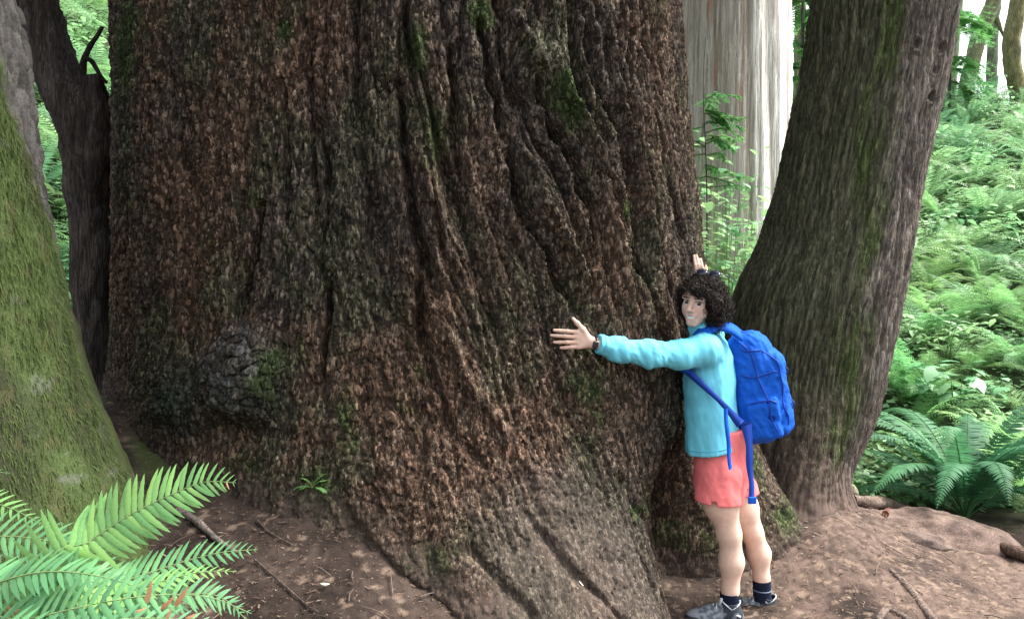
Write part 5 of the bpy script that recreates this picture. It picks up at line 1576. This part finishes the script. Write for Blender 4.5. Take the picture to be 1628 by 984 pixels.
for u_ in (.06, -.10):
    c0 = BP(-.145, .06, u_)
    loc, nr, _, _ = PB.find_nearest(Vector(c0))
    v, f = ribbon([V3(loc) + bu_ * .02, V3(loc) - bf_ * .014, V3(loc) - bu_ * .02], [-bf_] * 3, [.018, .018], .003, 10)
    mesh_np('gear_loop', v, f, M['nylon_dark'], pack)
# grab handle
v, f = ribbon([BP(.08, .03, .255), BP(.07, .02, .282), BP(.07, -.02, .282), BP(.08, -.03, .255)], [bu_] * 4, [.018, .018], .004, 14); mesh_np('grab_handle', v, f, M['nylon_dark'], pack)
# shoulder strap over the near shoulder, coming out again under the arm
v, f = ribbon([PX(1178, 534, 3.765), PX(1158, 521, 3.745), PX(1138, 518, 3.735), PX(1121, 526, 3.725), PX(1104, 545, 3.700), PX(1090, 575, 3.715), PX(1090, 592, 3.715)],
              [(.1, -.5, .9), (0, -.5, .9), (-.1, -.5, .9), (-.3, -.5, .8), (-.7, -.5, .4), (-.9, -.5, 0), (-.8, -.7, 0)], [.085, .080, .07, .065, .06, .05, .045], .016, 36); mesh_np('shoulder_strap', v, f, M['nylon'], pack)
v, f = ribbon([PX(1091, 588, 3.712), PX(1104, 600, 3.685), PX(1128, 622, 3.660), PX(1152, 645, 3.668), PX(1177, 674, 3.72)],
              [(-.7, -.7, 0), (-.5, -.9, 0), (-.1, -1, 0), (.1, -1, 0), (.2, -1, 0)], [.036, .028, .022, .028, .045], .006, 30); mesh_np('lower_strap', v, f, M['nylon_dark'], pack)
v, f = ribbon([PX(1154, 646, 3.655), PX(1154.5, 670, 3.650), PX(1158.5, 705, 3.640), PX(1159, 728, 3.635), PX(1161.5, 746, 3.640)], [(0, -1, 0), (.3, -1, 0), (-.2, -1, 0), (.3, -1, .1), (.5, -1, 0)], [.019, .019, .019, .019], .003, 24); mesh_np('webbing_tail', v, f, M['nylon'], pack)
v, f = ribbon([PX(1186, 672, 3.70), PX(1191, 705, 3.695), PX(1191.5, 740, 3.69), PX(1195, 770, 3.69), PX(1194, 798, 3.69)], [(.3, -1, 0), (.6, -1, 0), (0, -1, 0), (.5, -1, 0), (.1, -1, 0)], [.060, .036, .027, .027], .004, 24); mesh_np('hip_belt', v, f, M['nylon_dark'], pack)
bkp = PX(1196, 795, 3.685)
Kb = Field(steps(bkp[0] - .04, bkp[0] + .04, .003), steps(bkp[1] - .03, bkp[1] + .03, .003), steps(bkp[2] - .04, bkp[2] + .04, .003))
Kb.rbox(bkp, np.eye(3), (.020, .008, .017), .006, .004)
v, f = Kb.mesh(); mesh_np('buckle', v, f, M['nylon'], pack)
v, f = ribbon([PX(1178, 534, 4.0), PX(1158, 519, 3.99), PX(1138, 516, 3.97), PX(1120, 528, 3.97), PX(1102, 560, 3.98), PX(1094, 600, 3.97)],
              [(.1, .3, .9), (0, .3, .9), (-.1, .3, .9), (-.4, .3, .8), (-.9, .3, .2), (-.9, .3, 0)], [.07, .07, .065, .06, .055, .05], .014, 30); mesh_np('shoulder_strap', v, f, M['nylon'], pack)
# ------------------------------------------------------------------ foreground sword fern: fronds with separate leaflets
def leaflet_mesh(name, seed, brown=False):
    rg2 = random.Random(seed)
    n = 9; V = []; Q = []; C = []
    for j in range(n):
        f = j / (n - 1)
        w = 0.088 * (min(1.0, .62 + 3.2 * f) * (1 - f ** 2.6) ** .75 + .015) * (1 + .10 * math.sin(j * 2.4 + seed))
        cy_ = 0.10 * f * f + .012 * math.sin(seed + 3 * f); cz_ = -0.10 * f * f
        for s, zz in ((-1, -.014), (0, .012), (1, -.014)):
            V.append((f, cy_ + s * w, cz_ + zz * (1 - f))); C.append((1.12, 1.06, 1.0) if s == 0 else (.98, .98, .98))
        if j:
            b = 3 * (j - 1)
            Q += [(b, b + 1, b + 4, b + 3), (b + 1, b + 2, b + 5, b + 4)]
    ear = len(V)
    o = mesh_np(name, np.array(V), np.array(Q), M['brown_leaf'] if brown else M['fern_front'], None, np.array(C))
    me = o.data; bpy.data.objects.remove(o)
    return me
M['fern_front'] = mat_leaf('fern_front', (0.12, 0.32, 0.115), (0.25, 0.48, 0.14), 0.35, 0.5, 0.35, True, 14)
leaf_meshes = [leaflet_mesh('leaflet', k) for k in range(4)]
M['fern_teal'] = mat_leaf('fern_teal', (0.070, 0.22, 0.105), (0.145, 0.35, 0.14), 0.3, 0.5, 0.35, True, 14)
teal_meshes = []
for _m in leaf_meshes:
    _c = _m.copy(); _c.materials[0] = M['fern_teal']; teal_meshes.append(_c)
brown_mesh = leaflet_mesh('leaflet_brown', 9, True)
fb = Vector((-1.32, 2.02, Hs(-1.32, 2.02)))
ff = tag(empty('sword_fern', tuple(fb)), 'bright sword fern in the lower left foreground before the mossy trunk', 'fern')
rg = random.Random(21)
def big_frond(ctrl, nrm, plen, pairs, s0, singles, label=None, brown=()):
    light = label is not None and ('pale' in label or 'yellow' in label or 'tip' in label)  # lit fronds: brightness put into a lighter leaf colour, the rest darker teal
    pts = [tuple(fb)] + [tuple(P(*c)) for c in ctrl]
    path = smooth_path(pts, 40)
    T = np.gradient(path, axis=0); T /= np.linalg.norm(T, axis=1, keepdims=True)
    N_ = np.broadcast_to(np.asarray(nrm, float), path.shape); N_ = N_ - T * (N_ * T).sum(1, keepdims=True); N_ /= np.linalg.norm(N_, axis=1, keepdims=True)
    S_ = np.cross(N_, T)
    v, f = tube_vf(path, np.linspace(.0042, .0010, 40), 5)
    fr = mesh_np('frond', v, f, M['stalk'], ff)
    if label: fr['label'] = label
    if not singles:
        V, Q, T_, C = frond_vf(path, N_, plen, pairs, s0, .21, .12, .003, rg.randint(0, 9999), False, rachis=False)
        mesh_np('leaflets', np.array(V), np.array(Q), M['fern_front' if light else 'fern_teal'], ff, np.array(C), True, np.array(T_)).parent = fr
        o = fr.children[0]; o.location = (0, 0, 0); o['kind'] = 'stuff'
        return fr
    for k in range(pairs):
        s = s0 + (1 - s0) * (k + .5) / pairs
        i = min(38, int(s * 39)); t = s * 39 - i
        pos = path[i] * (1 - t) + path[i + 1] * t; tt = T[i]; ss = S_[i]; nn_ = N_[i]
        e = (s - s0) / (1 - s0)
        L_ = plen * (min(1.0, .72 + 1.3 * e) * (1 - e ** 3.2) ** .8 + .04)
        ang = R(82 - 28 * e)
        for sd in (-1, 1):
            a = ang + R(rg.uniform(-5, 5))
            x = tt * math.cos(a) + ss * sd * math.sin(a) + nn_ * rg.uniform(-.06, .16)
            x /= np.linalg.norm(x)
            z = nn_ + ss * sd * rg.uniform(-.1, .3); z = z - x * (z @ x); z /= np.linalg.norm(z)
            y = np.cross(z, x) * (-sd); 
            Lk = L_ * rg.uniform(.92, 1.06)
            if np.dot(y, tt) < 0: y = -y
            br = (k, sd) in brown
            o = bpy.data.objects.new('leaflet', brown_mesh if (br or rg.random() < .005) else (leaf_meshes if light else teal_meshes)[rg.randint(0, 3)])
            if br: o['label'] = 'withered brown leaflet'
            m = Matrix(((x[0], y[0], z[0], pos[0] - fb.x), (x[1], y[1], z[1], pos[1] - fb.y), (x[2], y[2], z[2], pos[2] - fb.z), (0, 0, 0, 1)))
            o.matrix_local = m @ Matrix.Diagonal((Lk, Lk * .95, Lk, 1))
            link(o, fr); o.matrix_local = m @ Matrix.Diagonal((Lk, Lk * .95, Lk, 1))
    return fr
M['stalk'] = mat_plain('stalk', (0.16, 0.24, 0.09), .6, .3, .2, 60)
N1 = (0.05, -0.80, 0.60)
big_frond([(70, 915, 2.04), (140, 862, 2.08), (200, 822, 2.10), (265, 789, 2.12), (325, 766, 2.14), (375, 767, 2.13)], (0.15, -.86, .5), .118, 38, .40, True, 'pale green frond arching up to the right')
big_frond([(80, 950, 1.98), (180, 928, 2.02), (280, 896, 2.08), (350, 878, 2.10), (410, 873, 2.10)], (.0, -.55, .83), .098, 38, .30, True)
big_frond([(90, 975, 1.96), (190, 945, 1.97), (270, 920, 2.0), (330, 908, 2.02), (376, 908, 2.02)], (-.1, -.35, .93), .085, 30, .40, False, 'yellow green frond tip')
big_frond([(-60, 1000, 1.9), (40, 985, 1.82), (140, 962, 1.80), (240, 946, 1.84), (330, 948, 1.88), (400, 975, 1.9)], (.05, -.75, .66), .105, 40, .22, True, 'large teal frond along the bottom edge')
big_frond([(-120, 900, 2.1), (-60, 862, 2.15), (10, 852, 2.16), (90, 862, 2.14), (150, 878, 2.12), (200, 893, 2.1)], (.05, -.60, .8), .095, 34, .34, True)
big_frond([(-200, 880, 2.2), (-150, 815, 2.3), (-70, 790, 2.32), (10, 805, 2.30), (68, 834, 2.28)], (.1, -.7, .7), .105, 32, .40, False, 'frond tip entering from the left edge')
big_frond([(-180, 850, 2.3), (-150, 770, 2.4), (-60, 748, 2.4), (16, 752, 2.4)], (.1, -.7, .7), .09, 26, .45, False)
big_frond([(-40, 1040, 1.8), (60, 1010, 1.76), (180, 985, 1.78), (290, 985, 1.82), (370, 1005, 1.85)], (.0, -.6, .8), .10, 38, .25, False)
big_frond([(40, 940, 2.1), (90, 900, 2.15), (100, 860, 2.2), (98, 830, 2.22)], (.4, -.8, .4), .05, 16, .62, False)
big_frond([(-60, 960, 1.9), (0, 925, 1.88), (80, 908, 1.86), (170, 918, 1.86), (250, 945, 1.86)], (.0, -.6, .8), .095, 38, .30, False)
big_frond([(140, 1000, 1.98), (220, 972, 2.0), (290, 945, 2.04), (350, 948, 2.06), (392, 985, 2.06)], (.1, -.7, .7), .085, 32, .40, False)
# withered bits caught on the fern
for k, (bx, by, dd, a_) in enumerate([(238, 945, 1.84, 70), (262, 955, 1.83, 40), (284, 950, 1.84, 52), (222, 960, 1.82, 20), (300, 972, 1.86, 25), (270, 972, 1.82, 60)]):
    o = bpy.data.objects.new('withered_leaf', brown_mesh)
    pp = P(bx - 6, by + 12, dd - .03)
    x = np.array([math.cos(R(a_)), -.15, math.sin(R(a_))]); x /= np.linalg.norm(x); z = np.array([.1, -.8, .6]); z -= x * (z @ x); z /= np.linalg.norm(z); y = np.cross(z, x)
    L_ = (.05, .04, .052, .026, .03, .03)[k]
    o.matrix_world = Matrix(((x[0], y[0], z[0], pp.x), (x[1], y[1], z[1], pp.y), (x[2], y[2], z[2], pp.z), (0, 0, 0, 1))) @ Matrix.Diagonal((L_, L_ * 1.5, L_ * 2, 1))
    COL.objects.link(o)
    tag(o, 'withered rust brown leaf scrap caught on the foreground fern', 'leaf', 'withered scraps on the foreground fern')

# ------------------------------------------------------------------ boulder, roots, logs on the trodden earth
def lump_mesh(name, c, rx, ry, rz, seed, colr, parent=None, amp=.12, flat=0.0, rot=0.0, mat='stone', n=48, m=28):
    th = np.linspace(0, 2 * np.pi, n, endpoint=False); ph_ = np.linspace(-.5 * np.pi, .5 * np.pi, m)
    TH, PHI_ = np.meshgrid(th, ph_)
    d = np.stack([np.cos(TH) * np.cos(PHI_), np.sin(TH) * np.cos(PHI_), np.sin(PHI_)], -1)
    k = 1 + amp * 2 * fbm(d[..., 0] * 1.4 + seed, d[..., 1] * 1.4, d[..., 2] * 1.4, 4, seed)
    k = k + .10 * amp * 10 * .12 * fbm(d[..., 0] * 9, d[..., 1] * 9, d[..., 2] * 9, 3, seed + 7)
    q = d * k[..., None] * np.array([rx, ry, rz])
    cr, sr = math.cos(rot), math.sin(rot)
    q = np.stack([q[..., 0] * cr - q[..., 1] * sr, q[..., 0] * sr + q[..., 1] * cr, q[..., 2]], -1) + np.asarray(tuple(c))
    cl = np.asarray(colr, np.float32) * (1 + .9 * fbm(q[..., 0] * 11, q[..., 1] * 11, q[..., 2] * 11, 4, seed + 3))[..., None]
    return mesh_np(name, q, grid_faces(m, n, True), M[mat], parent, cl)
c = P(1480, 862, 4.85)
b_ = lump_mesh('boulder', (c.x, c.y, Hs(c.x, c.y) - .12), .52, .34, .25, 3, (.140, .100, .084), None, .10, 0, -.35, 'stone', 140, 80)
tag(b_, 'smooth dusty brown boulder half buried beside the sword fern', 'boulder')
c = P(1462, 858, 4.62)
b_ = lump_mesh('boulder', (c.x, c.y, Hs(c.x, c.y) - .03), .16, .10, .07, 5, (.12, .09, .077), None, .12, 0, -.5)
tag(b_, 'low rounded stone bump in front of the half buried boulder', 'stone')
c = P(1352, 762, 5.15)
b_ = lump_mesh('stone', (c.x, c.y, Hs(c.x, c.y) + .03), .055, .05, .07, 7, (.17, .16, .11), None, .12)
tag(b_, 'small pale stone at the right foot of the leaning conifer', 'stone')
def ground_d(px, py):
    d = 2.3
    while d < 7:
        q = P(px, py, d)
        if q.z < Hs(q.x, q.y): break
        d += .015
    return d
def log(name, label, cat, ctrl, colr, seed, ns=16, amp=.10, lift=.35):
    ctrl = [(a, b, ground_d(a, b + r * (.6 if name != 'root' else .2)), r) for a, b, d, r in ctrl]
    pts = []
    for a, b, d, r in ctrl:
        q = P(a, b, d); pts.append(np.array((q.x, d, Hs(q.x, d) + lift * r * d / FPX)))
    path = smooth_path(pts, 40); rads = np.interp(np.linspace(0, 1, 40), np.linspace(0, 1, len(ctrl)), [r * d / FPX for _, _, d, r in ctrl])
    v, f = tube_vf(path, rads, ns); vr = v.reshape(40, ns, 3); dv_ = vr - path[:, None]
    k = fbm(vr[..., 0] * 16, vr[..., 1] * 16, vr[..., 2] * 16, 3, seed)
    vr = path[:, None] + dv_ * (1 + amp * 3 * k)[..., None]
    cl = np.asarray(colr, np.float32) * (1 + .8 * fbm(vr[..., 0] * 20, vr[..., 1] * 40, vr[..., 2] * 40, 3, seed + 2))[..., None]
    F = np.concatenate([f, [[i, i + 1, ns - 2 - i, ns - 1 - i] for i in range(ns // 2 - 1)], [[39 * ns + ns - 1 - i, 39 * ns + ns - 2 - i, 39 * ns + i + 1, 39 * ns + i] for i in range(ns // 2 - 1)]])
    o = mesh_np(name, vr, F, M['bark_thin'], None, np.clip(cl, .01, 1))
    return tag(o, label, cat)
log('fallen_log', 'short weathered log lying behind the boulder near the leaning conifer', 'log', [(1356, 797, 5.25, 8), (1385, 800, 5.25, 11), (1415, 806, 5.22, 12), (1443, 815, 5.18, 10)], (.14, .105, .085), 811, lift=.8)
log('fallen_log', 'dark brown log under the sword fern at the right edge', 'log', [(1540, 845, 5.0, 9), (1570, 862, 4.95, 10), (1600, 876, 4.9, 10), (1650, 892, 4.85, 10)], (.085, .055, .042), 821, lift=.8)
log('wood_chip', 'broken red brown wood chunk before the short log', 'wood', [(1408, 818, 5.0, 5), (1416, 814, 5.0, 6), (1426, 820, 5.0, 5)], (.16, .08, .055), 831, lift=1.0)
log('root', 'bare root crossing the trodden earth at lower right', 'root', [(1415, 905, 4.25, 4), (1440, 930, 4.1, 7), (1462, 955, 3.95, 8), (1485, 985, 3.8, 8), (1510, 1015, 3.6, 8)], (.135, .100, .084), 841, lift=-.25)
log('root', 'short curved root stub left of the crossing root', 'root', [(1395, 985, 3.8, 5), (1408, 968, 3.85, 6), (1425, 975, 3.8, 5), (1450, 990, 3.72, 8)], (.13, .098, .082), 851, lift=-.25)
log('stick', 'pale dead stick lying on the litter beside the foreground fern', 'stick', [(283, 815, 3.05, 6), (310, 832, 2.98, 6), (345, 862, 2.9, 5), (380, 885, 2.8, 3)], (.13, .11, .095), 861, 8, lift=1.2)
log('twig', 'thin twig on the litter at the left foot of giant trunk', 'twig', [(408, 830, 3.1, 1.4), (430, 850, 3.05, 1.4), (470, 872, 3.0, 1.0)], (.09, .07, .058), 871, 6, lift=3)
log('twig', 'long thin twig slanting across the litter at lower left', 'twig', [(405, 895, 2.8, 1.4), (450, 935, 2.7, 1.6), (500, 975, 2.6, 1.2)], (.09, .07, .06), 881, 6, lift=3)

# litter: needles, scales and twigs shed on the floor
n = 26000
px_ = RNG.uniform(150, 1640, n); d_ = RNG.uniform(2.5, 5.6, n)
x_ = (px_ - 814) / FPX * d_; keep = ((x_ - TC[0]) ** 2 + (d_ - TC[1]) ** 2 > 1.75 ** 2) & ((px_ < 760) | (px_ > 1040))
x_ = x_[keep]; d_ = d_[keep]; n = len(x_)
ix = np.clip(np.searchsorted(gx, x_), 1, len(gx) - 1); iy = np.clip(np.searchsorted(gy, d_), 1, len(gy) - 1)
z_ = GZ[iy, ix] + .004
az = RNG.uniform(0, np.pi, n); L_ = .005 + .035 * RNG.random(n) ** 3; W = .0012 + .005 * RNG.random(n) ** 4
dv_ = np.stack([np.cos(az), np.sin(az), RNG.uniform(-.15, .25, n)], 1); sv_ = np.stack([-np.sin(az), np.cos(az), RNG.uniform(-.3, .3, n)], 1)
p0 = np.stack([x_, d_, z_], 1)
V = np.stack([p0 - dv_ * L_[:, None] / 2 - sv_ * W[:, None] / 2, p0 - dv_ * L_[:, None] / 2 + sv_ * W[:, None] / 2, p0 + dv_ * L_[:, None] / 2 + sv_ * W[:, None] / 2, p0 + dv_ * L_[:, None] / 2 - sv_ * W[:, None] / 2], 1)
V = np.concatenate([V, (p0 + np.array([0, 0, .003]))[:, None]], 1)
i0 = np.arange(n)[:, None] * 5
T_ = np.concatenate([np.concatenate([i0 + a, i0 + b, i0 + 4], 1) for a, b in ((0, 1), (1, 2), (2, 3), (3, 0))])
pal = np.array([[.10, .065, .045], [.16, .11, .08], [.22, .165, .12], [.055, .036, .028], [.28, .22, .17]], np.float32)
cl = pal[RNG.choice(5, n, p=[.36, .20, .08, .33, .03])]
lit = mesh_np('needle_litter', V, None, M['litter'], None, np.repeat(cl[:, None], 5, 1), False, T_)
tag(lit, 'brown needles and bark scales strewn over the forest floor', 'litter', kind='stuff')

# small dead twigs among the litter
n = 420
px_ = RNG.uniform(230, 1640, n); d_ = RNG.uniform(2.6, 5.2, n); x_ = (px_ - 814) / FPX * d_
keep = ((x_ - TC[0]) ** 2 + (d_ - TC[1]) ** 2 > 2.15 ** 2) & ((px_ < 740) | (px_ > 1060)); x_ = x_[keep]; d_ = d_[keep]
parts_ = []; cols_ = []
for xx, yy in zip(x_, d_):
    a_ = RNG.uniform(0, 6.28); L_ = RNG.uniform(.03, .13); zz = Hs(xx, yy) + .012
    e_ = np.array([math.cos(a_), math.sin(a_), 0]) * L_
    zt = Hs(xx + e_[0], yy + e_[1]) + .012
    pa = smooth_path([(xx, yy, zz), (xx + e_[0] * .5 + RNG.normal() * .006, yy + e_[1] * .5 + RNG.normal() * .006, (zz + zt) / 2 + .004), (xx + e_[0], yy + e_[1], zt)], 5)
    v, f = tube_vf(pa, np.linspace(.0024, .0012, 5) * RNG.uniform(.6, 1.5), 4); parts_.append((v, f)); cols_.append(np.tile(np.array([.10, .075, .06]) * RNG.uniform(.4, 1.7), (len(v), 1)))
v, f = join_vf(parts_)
tw = mesh_np('twig_litter', v, f, M['litter'], None, np.concatenate(cols_))
tag(tw, 'small dead twigs strewn over the forest floor', 'litter', kind='stuff')

# single leaves that stand out
def flat_leaf(name, label, cat, px, py, L_, rot, mat, on_trunk=False):
    if on_trunk:
        loc, nr = trunk_hit(px, py); nr = V3(nr); nr = nr if nr[1] < 0 else -nr
        c = V3(loc) + nr * .006
    else:
        d = 2.4
        for _ in range(60):
            q = P(px, py, d)
            if q.z < Hs(q.x, q.y) + .012: break
            d += .03
        c = np.array([q.x, q.y, Hs(q.x, q.y) + .025]); nr = np.array([0, -.35, .94])
    x = np.array([math.cos(rot), .1, math.sin(rot)]); x -= nr * (x @ nr); x /= np.linalg.norm(x); y = np.cross(nr, x)
    V = []; Q = []
    for j in range(7):
        f = j / 6; w = .30 * math.sin(math.pi * min(1, f * .97 + .02)) ** .8
        for s in (-1, 0, 1):
            V.append(c + x * L_ * (f - .5) + y * s * w * L_ * .6 + nr * (.05 * L_ * (1 - abs(s)) + .12 * L_ * (f - .5) ** 2))
        if j: b = 3 * (j - 1); Q += [(b, b + 1, b + 4, b + 3), (b + 1, b + 2, b + 5, b + 4)]
    o = mesh_np(name, np.array(V), np.array(Q), mat)
    return tag(o, label, cat)
M['pale_leaf'] = mat_plain('pale_leaf', (.45, .52, .36), .6, .3, .1, 60)
M['chip'] = mat_plain('chip', (.62, .55, .45), .7, .2, .1, 60)
flat_leaf('fallen_leaf', 'pale green fallen leaf on the litter below the giant trunk', 'leaf', 517, 939, .036, -.5, M['pale_leaf'])
flat_leaf('wood_chip', 'pale chip lying on the worn root at bottom centre', 'wood', 922, 928, .030, -.2, M['chip'], True)

# small seedling fern on the foot of the giant trunk
loc, nr = trunk_hit(497, 775)
if loc is not None:
    sd = tag(empty('fern_seedling', tuple(loc)), 'tiny blue green fern sprig growing on the foot of the giant trunk', 'fern')
    for k, (a, e) in enumerate(((-.2, 55), (-.5, 20), (-2.7, 30), (-2.3, 70), (-3.3, 10), (.2, 75))):
        pa = arch_path(.085, e, 70, a, 8)
        v, q, t, c_ = frond_vf(pa, path_normal(pa), .022, 9, .25, .35, .2, .0012, 990 + k)
        mesh_np('frond', np.array(v), np.array(q), M['fern_front'], sd, np.array(c_), True, np.array(t), local=False)

# ------------------------------------------------------------------ crowns out of view, added to shade the trunks from overhead sky
def crown(parent, cx_, cy_, z0, z1, r0, n, seed):
    rg3 = np.random.default_rng(seed)
    nb = 34; parts_ = []; pts = []
    for k in range(nb):
        f = k / nb; z = z0 + (z1 - z0) * f; a = k * 2.4; L_ = r0 * (1 - .75 * f) * rg3.uniform(.7, 1.1)
        tip = np.array([cx_ + L_ * math.cos(a), cy_ + L_ * math.sin(a), z - .12 * L_])
        path = smooth_path([(cx_, cy_, z), tuple((np.array([cx_, cy_, z]) + tip) / 2 + np.array([0, 0, .25])), tuple(tip)], 8)
        parts_.append(tube_vf(path, np.linspace(.09, .015, 8), 6))
        m = max(4, int(n / nb))
        t = rg3.random(m) ** .7; base = np.stack([np.interp(t, np.linspace(0, 1, 8), path[:, i]) for i in range(3)], 1)
        pts.append(base + rg3.normal(size=(m, 3)) * np.array([.45, .45, .22]))
    v, f = join_vf(parts_)
    mesh_np('branches', v, f, M['bark_thin'], parent, np.full((len(v), 3), .05))
    p0 = np.concatenate(pts); m = len(p0)
    az = rg3.uniform(0, 6.28, m); d3 = np.stack([np.cos(az), np.sin(az), rg3.uniform(-.5, .1, m)], 1); s3 = np.stack([-np.sin(az), np.cos(az), rg3.uniform(-.2, .2, m)], 1)
    L_ = rg3.uniform(.18, .4, m)[:, None]
    V = np.stack([p0, p0 + d3 * L_ * .5 + s3 * L_ * .3, p0 + d3 * L_, p0 + d3 * L_ * .5 - s3 * L_ * .3], 1)
    i0 = np.arange(m)[:, None] * 4
    o = mesh_np('crown', V, np.concatenate([i0, i0 + 1, i0 + 2, i0 + 3], 1), M['shade_canopy'], parent); o['kind'] = 'stuff'
crown(giant, float(TC[0]), float(TC[1]), 7.5, 24, 6.0, 4500, 1)
crown(rt, 4.0, 5.6, 8.0, 21, 3.0, 1500, 2)
crown(lt, -3.2, 2.95, 7.0, 17, 3.0, 2000, 3)
